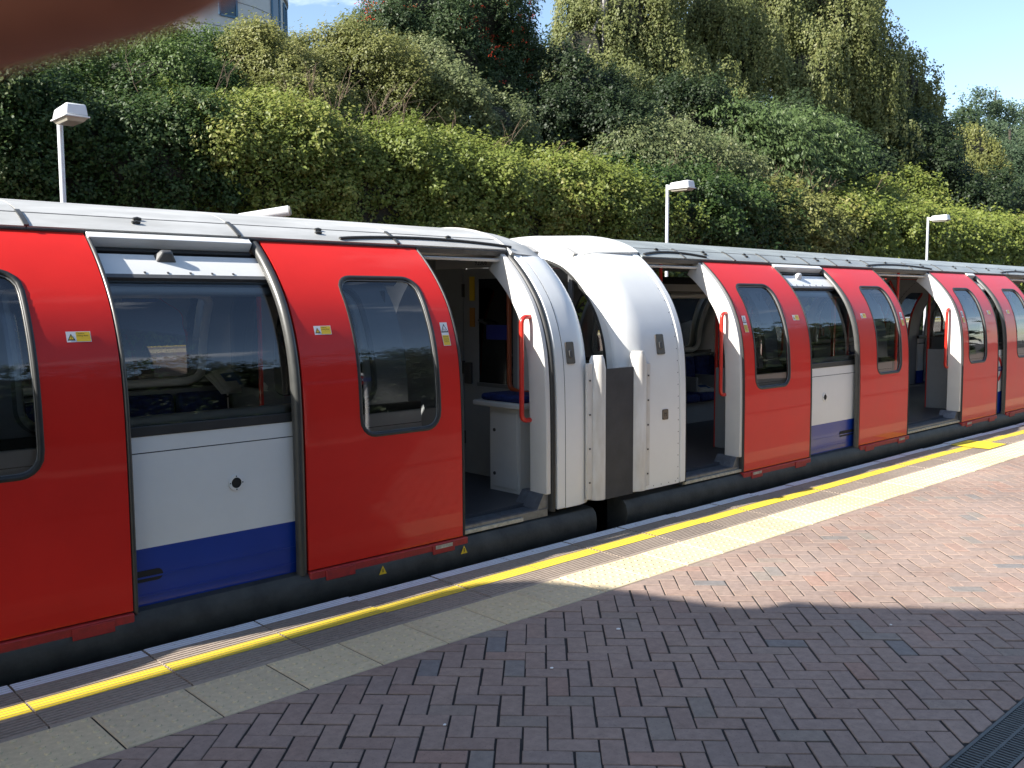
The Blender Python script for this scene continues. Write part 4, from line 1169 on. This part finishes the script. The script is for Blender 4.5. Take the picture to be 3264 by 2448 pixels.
def unit(a):
    return a / np.maximum(np.linalg.norm(a, axis=1), 1e-9)[:, None]
def rand_dirs(n):
    return unit(RNG.normal(size=(n, 3)))
def foliage(name, C, N, L, W, M, parent, axis=None, kind=None, hue=None):
    """one mesh of leaf-shaped faces; C centres, N leaf normals, L, W lengths (arrays)"""
    n = len(C)
    N = unit(N)
    t = RNG.normal(size=(n, 3)) if axis is None else axis + RNG.normal(size=(n, 3)) * .35
    a = unit(t - N * np.sum(t * N, 1)[:, None]); b = np.cross(N, a)
    L = np.broadcast_to(L, n)[:, None] * RNG.uniform(.65, 1.25, (n, 1)); W = np.broadcast_to(W, n)[:, None] * RNG.uniform(.7, 1.2, (n, 1))
    fold = N * W * .18
    V = np.empty((n, 4, 3), np.float32)
    V[:, 0] = C - a * L * .5; V[:, 1] = C + b * W * .5 - a * L * .06 + fold; V[:, 2] = C + a * L * .5; V[:, 3] = C - b * W * .5 - a * L * .06 + fold
    me = bpy.data.meshes.new(name)
    me.vertices.add(4 * n); me.vertices.foreach_set('co', V.reshape(-1))
    me.loops.add(4 * n); me.loops.foreach_set('vertex_index', np.arange(4 * n, dtype=np.int32))
    me.polygons.add(n); me.polygons.foreach_set('loop_start', np.arange(0, 4 * n, 4, dtype=np.int32))
    me.polygons.foreach_set('loop_total', np.full(n, 4, np.int32))
    me.update(calc_edges=True)
    me.materials.append(M)
    r = RNG.random(n) if hue is None else np.clip(hue, 0, 1)
    at_ = me.attributes.new('rnd', 'FLOAT', 'FACE'); at_.data.foreach_set('value', r.astype(np.float32))
    o = bpy.data.objects.new(name, me); link(o, parent)
    if kind: o['kind'] = kind
    return o
_ph = RNG.uniform(0, 6.28, (6, 3)); _fr = rand_dirs(6)
def lump(P, s=1.0):
    """smooth noise in [-1, 1]"""
    r = np.zeros(len(P))
    for k in range(6):
        f = s * (1.0 + .55 * k)
        r += np.sin(P @ (_fr[k] * f) * 3.0 + _ph[k, 0]) * np.sin(P @ (np.roll(_fr[k], 1) * f) * 2.6 + _ph[k, 1]) / (1 + .45 * k)
    return np.clip(r / 1.7, -1, 1)
def clump_foliage(name, parent, K, R, O, M, cov, L, aspect=.62, style=None, tw=9, inner=.2, up=.5, jit=.38, hue0=.45, flat=1.0):
    """leaves gathered on rounded clumps: K centres, R radii, O outward directions of the clumps, L leaf length per clump"""
    n_l = cov * 1.05 * math.pi * R * R / (L * L * aspect * .5)
    nt_ = np.maximum(3, (n_l / tw)).astype(int); I = np.repeat(np.arange(len(K)), nt_); n = len(I)
    D = rand_dirs(n); Ok = unit(O + np.array([0, 0, .35])); s_ = np.sum(D * Ok[I], 1)
    fl = s_ < -.15; D[fl] -= 2 * s_[fl][:, None] * Ok[I][fl]
    r = 1 - np.abs(RNG.normal(0, .13, n)); dp = RNG.random(n) < inner; r[dp] = RNG.uniform(.3, .85, dp.sum())
    sc = np.array([1, 1, flat])
    T = K[I] + D * sc * (R[I] * r * (1 + .22 * lump(K[I] + D * R[I][:, None], 2.6)))[:, None]
    hk = hue0 + RNG.normal(0, .13, len(K)) + .15 * lump(K, .5); Li = L[I]
    tdir = unit(D + RNG.normal(0, .4, (n, 3)) + np.array([0, 0, .45]))
    u = RNG.random((n, tw))
    if style == 'weep':
        ln = RNG.uniform(.35, 1.25, n) * np.minimum(1.5, R[I] * 1.5 + .3)
        P = T[:, None, :] + np.stack([RNG.normal(0, .045, (n, tw)), RNG.normal(0, .045, (n, tw)), -u * ln[:, None]], 2)
        ax = np.tile(np.array([0, 0, -1.0]), (n * tw, 1)); nn = np.repeat(D, tw, 0) * .8 + RNG.normal(0, .42, (n * tw, 3)) + np.array([-.6, -.15, .25])
    elif style == 'spray':
        td = tdir.copy(); td[:, 2] *= .25; td = unit(td); ln = RNG.uniform(.3, .7, n)
        P = T[:, None, :] + td[:, None, :] * (u * ln[:, None])[:, :, None] + RNG.normal(0, .03, (n, tw, 3)); P[:, :, 2] -= .03 + .22 * (u ** 2) * ln[:, None]
        ax = np.repeat(td, tw, 0) * .5 + np.array([0, 0, -.8]); nn = np.repeat(D, tw, 0) * .6 + RNG.normal(0, .38, (n * tw, 3)) + np.array([-.45, -.25, .5])
    else:
        ll = np.where(RNG.random(n) < .07, 2.6, 1.0) * Li
        P = T[:, None, :] + tdir[:, None, :] * ((u - .3) * 3.0 * ll[:, None])[:, :, None] + RNG.normal(0, 1, (n, tw, 3)) * (Li * .55)[:, None, None]
        ax = None; nn = np.repeat(D, tw, 0) * .75 + RNG.normal(0, jit, (n * tw, 3)) + np.array([-.5, -.1, up])
    Lc = np.repeat(Li, tw)
    return foliage(name, P.reshape(-1, 3), nn, Lc, Lc * aspect, M, parent, axis=ax, hue=np.repeat(hk[I], tw) + RNG.normal(0, .17, n * tw))
def crown(name, parent, blobs, M, cov=1.5, px=4.6, aspect=.62, tw=9, style=None, back=.35, inner=.2, up=.5, csize=1.0, flat=1.0, core=.66, **kw):
    """blobs: (centre, rx, ry, rz), each broken up into leafy clumps"""
    K, R, O, L = [], [], [], []
    for c, rx, ry, rz in blobs:
        c = np.array(c); d = max(depth(c), 5.0)
        rr = (rx * ry * rz) ** (1 / 3); rc = np.clip(.30 * rr, .28, .75) * csize
        m = int(np.clip(1.15 * (rx * rz * 2 + rx * ry + ry * rz) / (rc * rc), 10, 130))
        D = rand_dirs(m * 3); D = D[(D[:, 1] < .3) | (RNG.random(len(D)) < back)][:m]; m = len(D)
        A = np.array([rx, ry, rz]); q = np.where(RNG.random(m) < .2, RNG.uniform(.3, .7, m), RNG.uniform(.74, .95, m))
        K.append(c + D * A * q[:, None]); R.append(rc * RNG.uniform(.6, 1.45, m)); O.append(unit(D / A)); L.append(np.full(m, px * d / 928 * .72))
    if core and parent is not None:  # solid dark core added to block sun and show as shade in gaps
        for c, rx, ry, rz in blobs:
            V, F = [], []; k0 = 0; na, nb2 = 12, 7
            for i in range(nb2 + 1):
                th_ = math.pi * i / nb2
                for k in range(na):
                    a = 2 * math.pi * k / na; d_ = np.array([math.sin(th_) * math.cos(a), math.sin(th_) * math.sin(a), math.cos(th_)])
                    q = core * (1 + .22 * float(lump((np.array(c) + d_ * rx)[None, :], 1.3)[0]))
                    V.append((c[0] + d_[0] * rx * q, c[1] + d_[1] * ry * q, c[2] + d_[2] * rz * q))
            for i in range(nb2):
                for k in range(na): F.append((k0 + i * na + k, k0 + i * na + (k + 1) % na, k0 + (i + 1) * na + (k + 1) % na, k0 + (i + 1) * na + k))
            mesh_obj('shade_core', V, F, CORE_DARK, parent)
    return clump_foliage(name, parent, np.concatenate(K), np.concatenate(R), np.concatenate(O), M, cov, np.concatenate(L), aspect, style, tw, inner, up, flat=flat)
def gz(y): return float(np.interp(y, [q[0] for q in by][1:], [q[1] for q in by][1:]))
def limbs(parent, base, tips, r0, M, trunk_top):
    base = Vector(base); tt = Vector(trunk_top)
    n = 6; P = [base.lerp(tt, k / n) + Vector((random.gauss(0, .05), random.gauss(0, .05), 0)) * (0 if k == 0 else 1) for k in range(n + 1)]
    tube('trunk', P, r0, M, parent, n=10, taper=[r0 * (1.15 - .6 * k / n) for k in range(n + 1)])
    for t_ in tips:
        s = base.lerp(tt, random.uniform(.45, .98)); t_ = Vector(t_); n = 5
        mid = s.lerp(t_, .5) + Vector((0, 0, .25 * (t_ - s).length * .5))
        P = [(1 - u) ** 2 * s + 2 * u * (1 - u) * mid + u * u * t_ for u in [k / n for k in range(n + 1)]]
        tube('limb', P, r0 * .4, M, parent, n=6, taper=[r0 * (.45 - .38 * k / n) for k in range(n + 1)])
def pxblob(px, py, y, rpx, rpy, dy=None):
    p = at(px, py, y); s = depth(p) / 2004
    return (tuple(p), rpx * s, dy if dy else .75 * min(rpx, rpy * 1.3) * s + .2, rpy * s)
def bush(name, label, cat, blobs, M, group=None, stems=3, **kw):
    kw.setdefault('core', .58); c = blobs[0][0]; t = thing(name, (c[0], c[1], gz(c[1]) - .05), label, cat, group)
    crown('crown', t, blobs, M, **kw)
    for k in range(stems):
        b = blobs[k % len(blobs)]; q = Vector(b[0]); g = Vector((c[0] + random.uniform(-.3, .3), c[1] + random.uniform(-.2, .2), gz(c[1]) - .1))
        tube('trunk', [g, g.lerp(q, .5) + Vector((random.gauss(0, .1), 0, .1)), q], .05, BARK, t, n=6, taper=[.06, .04, .02])
    return t
def tree(name, label, base_xy, blobs, M, barkm=BARK, r0=.16, **kw):
    x, y = base_xy; t = thing(name, (x, y, gz(y) - .1), label, 'tree')
    top = max(b[0][2] + b[3] * .5 for b in blobs)
    cx = sum(b[0][0] for b in blobs) / len(blobs)
    limbs(t, (x, y, gz(y) - .1), [b[0] for b in blobs] + [(b[0][0] + random.uniform(-.7, .7) * b[1], b[0][1], b[0][2] + random.uniform(.1, .7) * b[3]) for b in blobs], r0, barkm, (x * .6 + cx * .4, y, top))
    crown('crown', t, blobs, M, **kw)
    return t

# the ivy and privet hedge along the foot of the bank: one thing per bush
HP = np.array([(11.45, 0.1), (11.25, 1.2), (11.12, 2.4), (11.04, 3.4), (11.12, 3.85), (11.50, 4.20), (12.3, 4.42), (13.3, 4.70), (14.3, 4.85)])
HS = np.concatenate([[0], np.cumsum(np.linalg.norm(np.diff(HP, axis=0), axis=1))])
def hedge(x0, x1, M, label, cov=2.6, top=0.0, twigs=0):
    xm = (x0 + x1) / 2; t = thing('hedge_bush', (xm, 11.6, .2), label, 'hedge', 'bushes of the hedge along the bank')
    d = max(9.5, depth((xm, 11.4, 3.5))); L = .050 * max(1, (d / 11) ** .85)
    nx = max(4, int((x1 - x0) / .3)); CV, CF = [], []
    for i in range(nx + 1):                            # solid dark core added in the bush to block sun and darken gaps
        for q, (y_, z_) in enumerate([(11.8, .1), (11.55, 1.2), (11.34, 2.4), (11.28, 3.3), (11.42, 3.65), (11.90, 3.92), (12.6, 4.10), (13.4, 4.30), (14.3, 4.45)]):
            p_ = np.array([[x0 + (x1 - x0) * i / nx, y_, z_]])
            g_ = .16 * float(lump(p_, .9)[0]); CV.append((p_[0, 0], y_ + g_, z_ + top * min(1, max(0, (z_ - 2.2) / 1.6)) + (g_ * .7 if z_ > 3 else 0)))
    for i in range(nx):
        for q in range(8): CF.append((i * 9 + q, (i + 1) * 9 + q, (i + 1) * 9 + q + 1, i * 9 + q + 1))
    mesh_obj('shade_core', CV, CF, CORE_DARK, t)
    m = int((x1 - x0) * (HS[-1] - HS[1]) / .085)
    S = HS[1] + (HS[-1] - HS[1]) * RNG.random(m); X = RNG.uniform(x0, x1, m) + RNG.normal(0, .38, m)
    y = np.interp(S, HS, HP[:, 0]); z = np.interp(S, HS, HP[:, 1]); e = 1e-2
    ty = np.interp(S + e, HS, HP[:, 0]) - y; tz = np.interp(S + e, HS, HP[:, 1]) - z; l = np.hypot(ty, tz) + 1e-9
    O = np.stack([np.zeros(m), -tz / l, ty / l], 1); K = np.stack([X, y, z], 1)
    R = RNG.uniform(.20, .48, m)
    g = .20 * lump(K, .75) + .12 * lump(K, 2.0) - .75 * R - .05 + np.where(RNG.random(m) < .12, .16, 0)
    K = K + O * g[:, None]; K[:, 2] += top * np.clip((z - 2.2) / 1.6, 0, 1)
    low = z < 2.3
    Lk = np.where(low, L * 1.9, L); hue0 = .45
    clump_foliage('crown', t, K, R, O, M, np.where(low, .45, 1.0) * cov * .50, Lk, .66)
    for k in range(2 + twigs):
        gx = random.uniform(x0, x1)
        if k < 2: P = [(gx, 11.7, .2), (gx + .1, 11.6, 1.6), (gx + .2, 11.7, 3.2)]
        else:
            q = Vector((gx, 12.0 + random.uniform(-.4, .5), 4.1 + top)); dv = Vector((random.uniform(-.5, .8), random.uniform(-.5, .1), random.uniform(.5, 1.0)))
            P = [q]
            for w_ in range(5): P.append(P[-1] + dv * .17 + Vector((random.gauss(0, .045), random.gauss(0, .04), random.gauss(0, .03))))
            VV, FF = tube_geo(P, .004, 4, [.0055, .005, .0045, .004, .003, .002])
            for w_ in (2, 3, 3, 4):
                d2 = (dv + Vector((random.gauss(0, .6), random.gauss(0, .3), random.gauss(0, .3)))) * .28
                v_, f_ = tube_geo([P[w_], P[w_] + d2 * .5 + Vector((0, 0, .02)), P[w_] + d2], .003, 4, [.004, .003, .002]); k0 = len(VV); VV += v_; FF += [tuple(i + k0 for i in f) for f in f_]
            mesh_obj('twig', VV, FF, TWIG, t); continue
        tube('trunk', P, .03, BARK, t, n=5, taper=[.04, .03, .015])
    return t
for x0, x1, M, lb, top, tg in (
    (0.4, 3.6, IVY, 'dark ivy hedge bush with a white lamp post standing before it', .05, 0),
    (3.6, 5.4, IVY, 'glossy ivy bush by the white tubular housing above the train roof', .10, 2),
    (5.4, 7.4, PRIVET, 'yellow-green hedge bush above the open single door of the train', .06, 4),
    (7.4, 9.4, PRIVET, 'olive hedge bush with bare twigs sticking out, above the gap between the cars', .15, 16),
    (9.4, 12.0, PRIVET, 'sunlit hedge bush before the lamp post under the cherry branches', -.10, 6),
    (12.0, 15.2, PRIVET, 'bright green hedge bush right behind the lamp post under the cherry branches', -.14, 3),
    (15.2, 19.0, IVY, 'rounded green hedge bush past the lamp post under the cherry branches', .05, 2),
    (19.0, 22.5, OLIVE, 'hedge bush tangled with brown bare twigs', -.05, 22),
    (22.5, 27.0, PRIVET, 'yellow-green hedge bush behind the slim lamp post near the bare twigs', .05, 3),
    (27.0, 40.0, PRIVET, 'last stretch of the trackside hedge beyond the slim lamp post, half in shade', -.10, 4)):
    hedge(x0, x1, M, lb, top=top, twigs=tg)

# shrubs on the bank
BG = 'shrubs on the bank behind the hedge'
bush('ivy_shrub', 'dark green leafy mound on the bank above the dark ivy hedge', 'shrub', [pxblob(90, 200, 13.2, 210, 75), pxblob(330, 185, 13.4, 190, 90), pxblob(200, 110, 14.6, 260, 90), pxblob(420, 145, 14.6, 110, 70)], IVY_LIT, BG, cov=1.5)
bush('privet_shrub', 'broad yellow-green shrub below the curved building', 'shrub', [pxblob(590, 190, 14.0, 130, 90), pxblob(700, 150, 14.8, 110, 70), pxblob(560, 150, 15.2, 90, 60), pxblob(660, 250, 13.2, 140, 55)], OLIVE, BG, cov=1.9, px=4.2)
bush('elder_shrub', 'pale olive shrub between the rowan and the shrub below the curved building', 'shrub', [pxblob(800, 190, 14.2, 120, 100), pxblob(785, 135, 15.2, 70, 70), pxblob(880, 250, 13.8, 120, 70)], OLIVE, BG, cov=1.9, px=4.2)
bush('grey_shrub', 'grey-green shrub under the tree with red berries', 'shrub', [pxblob(960, 250, 13.8, 100, 80), pxblob(1060, 270, 13.8, 90, 60), pxblob(900, 180, 14.8, 90, 80)], GREYG, BG, cov=1.8)
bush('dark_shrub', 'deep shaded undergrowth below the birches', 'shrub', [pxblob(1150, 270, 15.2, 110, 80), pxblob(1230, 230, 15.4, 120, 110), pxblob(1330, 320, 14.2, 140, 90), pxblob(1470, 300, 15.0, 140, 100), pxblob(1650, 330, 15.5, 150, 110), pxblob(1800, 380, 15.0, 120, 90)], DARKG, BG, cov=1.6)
bush('dogwood_shrub', 'grey-green shrub of flat layers just above the hedge', 'shrub', [pxblob(1440, 335, 13.2, 110, 62), pxblob(1530, 365, 12.9, 100, 50), pxblob(1370, 350, 13.3, 80, 45)], GREYG, BG, cov=1.8, style='spray', px=4.4)
bush('cherry_bush', 'cherry with long drooping leaves spreading over the hedge', 'tree', [pxblob(1640, 330, 13.4, 110, 70), pxblob(1740, 310, 13.2, 85, 48), pxblob(1790, 345, 13.0, 75, 40), pxblob(1700, 385, 12.9, 110, 45), pxblob(1580, 290, 13.8, 70, 55)], CHERRY, None, cov=1.35, style='spray', px=6.4, aspect=.42)
bush('bramble_shrub', 'low lit shrub below the weeping birch', 'shrub', [pxblob(1890, 440, 13.0, 90, 40), pxblob(1960, 430, 13.4, 80, 45)], PRIVET, BG, cov=1.7)
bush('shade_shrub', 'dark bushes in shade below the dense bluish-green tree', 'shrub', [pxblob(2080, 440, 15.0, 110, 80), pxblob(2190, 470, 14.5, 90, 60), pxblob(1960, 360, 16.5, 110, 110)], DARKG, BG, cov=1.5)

# rowan with berries
rb = [pxblob(900, 60, 16.4, 130, 110), pxblob(1010, 40, 16.6, 130, 120), pxblob(1080, 110, 16.6, 72, 115), pxblob(960, 150, 16.0, 130, 90), pxblob(830, 70, 16.2, 70, 70), pxblob(1060, 200, 16.0, 85, 80), pxblob(980, -60, 17.0, 150, 90)]
rt = tree('rowan_tree', 'dark rowan tree hung with red berry clusters', (at(1010, 300, 16.6).x, 16.6), rb, ROWAN, cov=1.2, px=4.6, aspect=.45, r0=.13)
V, F = [], []
for k in range(230):
    b = random.choice(rb); D = Vector((random.gauss(0, 1), -abs(random.gauss(0, 1)), random.gauss(0, .8))).normalized()
    c = Vector(b[0]) + Vector((D.x * b[1], D.y * b[2], D.z * b[3])) * random.uniform(1.08, 1.28)
    for q in range(7):
        p = c + Vector((random.gauss(0, .04), random.gauss(0, .04), random.gauss(0, .03))); r = .013; n = len(V)
        V += [p + Vector(v) * r for v in ((1, 0, 0), (-1, 0, 0), (0, 1, 0), (0, -1, 0), (0, 0, 1), (0, 0, -1))]
        F += [(n + a, n + b_, n + c_) for a, b_, c_ in ((0, 2, 4), (2, 1, 4), (1, 3, 4), (3, 0, 4), (2, 0, 5), (1, 2, 5), (3, 1, 5), (0, 3, 5))]
tag(mesh_obj('berries', V, F, BERRY, rt), kind='stuff')

# birches
tree('birch_tree', 'tall loose birch rising beside the rowan with red berries', (at(1290, 330, 18).x, 18.0),
     [pxblob(1260, 120, 18, 85, 120), pxblob(1350, 60, 18.2, 100, 130), pxblob(1300, 210, 17.4, 110, 90), pxblob(1245, 30, 18.6, 42, 80), pxblob(1420, 150, 17.8, 90, 120), pxblob(1370, -60, 18.8, 130, 100)], BIRCH, BARK_PALE, cov=1.25, px=4.3, style='weep', tw=14, core=.5)
tree('birch_tree', 'bushy birch between the loose birch and the weeping birch', (at(1560, 330, 18.5).x, 18.5),
     [pxblob(1520, 70, 18.5, 110, 130), pxblob(1600, 150, 18, 100, 120), pxblob(1500, 200, 17.4, 100, 80), pxblob(1640, 30, 19, 110, 130), pxblob(1560, 245, 16.8, 75, 60)], BIRCH, BARK_PALE, cov=1.25, px=4.3, style='weep', tw=14, core=.5)
tree('weeping_birch_tree', 'huge weeping birch with hanging strands against open sky', (at(1800, 380, 18).x, 18.0),
     [pxblob(1780, 40, 18, 130, 120), pxblob(1850, 110, 17.6, 100, 110), pxblob(1740, 170, 17.2, 95, 120), pxblob(1870, 220, 17.6, 95, 110), pxblob(1950, 190, 18.2, 75, 85), pxblob(1975, 255, 18.2, 55, 80), pxblob(1900, 330, 17.0, 110, 80), pxblob(1820, -70, 18.6, 85, 100)], BIRCH, BARK_PALE, cov=1.3, px=4.3, style='weep', tw=16, r0=.2, core=.45)
# trees to the right, further off
tree('ash_tree', 'soft green tree leaning out beside the weeping birch', (at(2060, 460, 20).x, 20.0),
     [pxblob(2090, 340, 20, 90, 65), pxblob(2040, 390, 19.5, 80, 70), pxblob(2120, 390, 19, 60, 60)], OLIVE, cov=1.35, px=4.0, style='weep', tw=10)
tree('far_tree', 'dense bluish-green tree beyond the slim lamp post', (at(2170, 480, 24).x, 24.0),
     [pxblob(2160, 400, 24, 100, 90), pxblob(2220, 360, 25, 80, 80), pxblob(2200, 460, 22, 90, 60), pxblob(2120, 310, 26, 70, 40)], FARG, cov=1.5, px=3.6)
tree('acacia_tree', 'airy flat-topped tree standing against the cloud', (at(2130, 420, 34).x, 34.0),
     [pxblob(2120, 225, 34, 60, 24), pxblob(2160, 250, 34, 55, 22), pxblob(2090, 258, 34, 45, 18), pxblob(2205, 280, 34, 60, 28), pxblob(2230, 250, 35, 40, 20)], FARG, cov=.75, px=3.6, inner=.1, r0=.14, core=0)

# dark belt of woodland closing the view behind the birches
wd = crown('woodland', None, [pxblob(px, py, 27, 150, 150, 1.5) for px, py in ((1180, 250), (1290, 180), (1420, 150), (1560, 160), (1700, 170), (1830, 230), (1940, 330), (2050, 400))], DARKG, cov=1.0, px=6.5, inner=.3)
tag(wd, 'dark woodland belt behind the birches', None, kind='stuff')
# ------------------------------------------------------------------ curved building behind the trees
CLAD = mat('pale_cladding', (.50, .49, .48), .6, noise=.08, nscale=2)
CLAD_J = mat('cladding_joint', (.16, .16, .17), .8)
bl = thing('apartment_building', (26, 46, 5), 'pale curved apartment block with blue-framed windows behind the trees', 'building')
BC = Vector((22.4, 50.0, 0)); BR = 5.6
WIN = glass_mat('building_glass', (.10, .14, .18), 1.9)
WFR = mat('blue_window_frame', (.05, .13, .22), .5)
def arcp(a, r): return (BC.x + r * math.cos(a), BC.y + r * math.sin(a))
A0, A1 = math.radians(185), math.radians(345)
for fl in range(9):
    z0 = 6 + fl * 1.35
    n = 30; P = [arcp(A0 + (A1 - A0) * k / n, BR) for k in range(n + 1)]; Q = [arcp(A0 + (A1 - A0) * k / n, BR - .3) for k in range(n + 1)]
    V = [(x, y, z0 + .015) for x, y in P] + [(x, y, z0 + 1.335) for x, y in P]; m_ = n + 1
    V += [(x, y, z0 + .015) for x, y in Q] + [(x, y, z0 + 1.335) for x, y in Q]
    F = [(k, k + 1, m_ + k + 1, m_ + k) for k in range(n)] + [(m_ + k, m_ + k + 1, 3 * m_ + k + 1, 3 * m_ + k) for k in range(n)] + [(k + 1, k, 2 * m_ + k, 2 * m_ + k + 1) for k in range(n)]
    mesh_obj('cladding_course', V, F, CLAD, bl)
V = []; n = 30
P = [arcp(A0 + (A1 - A0) * k / n, BR - .06) for k in range(n + 1)]
V = [(x, y, 5) for x, y in P] + [(x, y, 18.2) for x, y in P]
mesh_obj('core_wall', V, [(k, k + 1, n + 1 + k + 1, n + 1 + k) for k in range(n)], CLAD_J, bl)
prism('parapet', [arcp(A0 + (A1 - A0) * k / n, BR + .15) for k in range(n + 1)], 18.15, 18.7, CLAD, bl)
for a_ in (305, 322, 338, 270, 235):
    for z0 in (10.2, 13.2, 16.0):
        a = math.radians(a_); w_ = math.radians(4.6)
        p = [arcp(a - w_, BR + .03), arcp(a + w_, BR + .03)]
        V = [(p[0][0], p[0][1], z0), (p[1][0], p[1][1], z0), (p[1][0], p[1][1], z0 + 1.9), (p[0][0], p[0][1], z0 + 1.9)]
        g = mesh_obj('window', V, [(0, 1, 2, 3)], mat('dark_window_fill', (.03, .06, .09), .08), bl, smooth=False)
        pts = V + [V[0]]
        VV, FF = [], []
        for q in range(4):
            v_, f_ = tube_geo([V[q], V[(q + 1) % 4]], .07, 4); k0 = len(VV); VV += v_; FF += [tuple(i + k0 for i in f) for f in f_]
        mesh_obj('frame', VV, FF, WFR, g)
# hedge added behind the near platform to darken what the glass mirrors
bk = thing('reflection_hedge', (10, -10.5, -1), 'tall unseen hedge added beyond the near platform to darken the train window reflections', 'hedge')
crown('crown', bk, [((x, -11.6 + random.uniform(-.4, .4), 3.0 + random.uniform(-.4, .8)), 2.6, 1.4, 4.6 + random.uniform(-.6, 1.2)) for x in range(-12, 46, 3)], DARKG, cov=.9, px=62, back=1.0, inner=.4, core=.6)
for x in range(-10, 44, 6): tube('trunk', [(x, -11.3, -1), (x + .2, -11.3, 1.5), (x, -11.3, 3)], .12, BARK, bk, n=6)
box('hedge_core', -14, 46, -12.0, -11.4, -1, 5.2, SOIL, bk)

# ------------------------------------------------------------------ the photographer's hand: a fingertip strays over the lens
def cam_pt(px, py, d):
    k = 3264 / 2212; X, Y = (px * k - 1632) / 2956.96 * d, (1224 - py * k) / 2956.96 * d
    return Vector([CAM_POS[i] + AX[0][i] * X + AX[1][i] * Y - AX[2][i] * d for i in range(3)])
SKIN = mat('skin', (.55, .21, .12), .5, noise=.15, nscale=300)
tip = cam_pt(625, -300, .060); mid_ = cam_pt(60, -185, .061); kn = cam_pt(-560, -50, .064)
pip = cam_pt(-1150, 260, .070); mcp = pip + (Vector(AX[0]) * -.038 + Vector(AX[1]) * -.020 + Vector(AX[2]) * .004)
def chain(pts, rad): return list(zip(pts, rad))
R_, U_, B_ = Vector(AX[0]), Vector(AX[1]), Vector(AX[2])
nodes = chain([mcp, pip, kn, mid_, tip], [.0135, .0112, .0104, .0098, .0088])
V = [n_[0] for n_ in nodes]; RD = [n_[1] for n_ in nodes]; ED = [(0, 1), (1, 2), (2, 3), (3, 4)]
palm = mcp - R_ * .010 - U_ * .050; V.append(palm); RD.append(.026); ED.append((0, 5)); ip = 5
wrist = palm - U_ * .060 + B_ * .02; V.append(wrist); RD.append(.026); ED.append((5, 6))
arm = wrist - U_ * .16 + B_ * .12; V.append(arm); RD.append(.034); ED.append((6, 7))
for q in range(3):                                    # the other fingers, curled below the index finger
    b0 = mcp - U_ * (.020 + .019 * q) - R_ * .004; pts = [b0, b0 + R_ * .036 - B_ * .006, b0 + R_ * .052 + B_ * .014 - U_ * .004, b0 + R_ * .034 + B_ * .028 - U_ * .006]
    k = len(V); V += pts; RD += [.0105, .0092, .0085, .0075]; ED += [(ip, k), (k, k + 1), (k + 1, k + 2), (k + 2, k + 3)]
th = [palm + R_ * .026 + B_ * .024 + U_ * .014, palm + R_ * .050 + B_ * .034 + U_ * .034, palm + R_ * .060 + B_ * .036 + U_ * .058]
k = len(V); V += th; RD += [.014, .0105, .0085]; ED += [(ip, k), (k, k + 1), (k + 1, k + 2)]
hme = bpy.data.meshes.new('hand'); hme.from_pydata([tuple(v) for v in V], ED, []); hme.materials.append(SKIN)
hand = bpy.data.objects.new('hand', hme); COL.objects.link(hand)
sk = hand.modifiers.new('skin', 'SKIN'); sk.use_smooth_shade = True
for sv, r_ in zip(hme.skin_vertices[0].data if len(hme.skin_vertices) else [], RD): sv.radius = (r_, r_)
if not len(hme.skin_vertices):
    hme.update()
sb_ = hand.modifiers.new('smooth', 'SUBSURF'); sb_.levels = 2; sb_.render_levels = 2
tag(hand, 'fingertip of a hand straying blurred across the lens', 'hand')
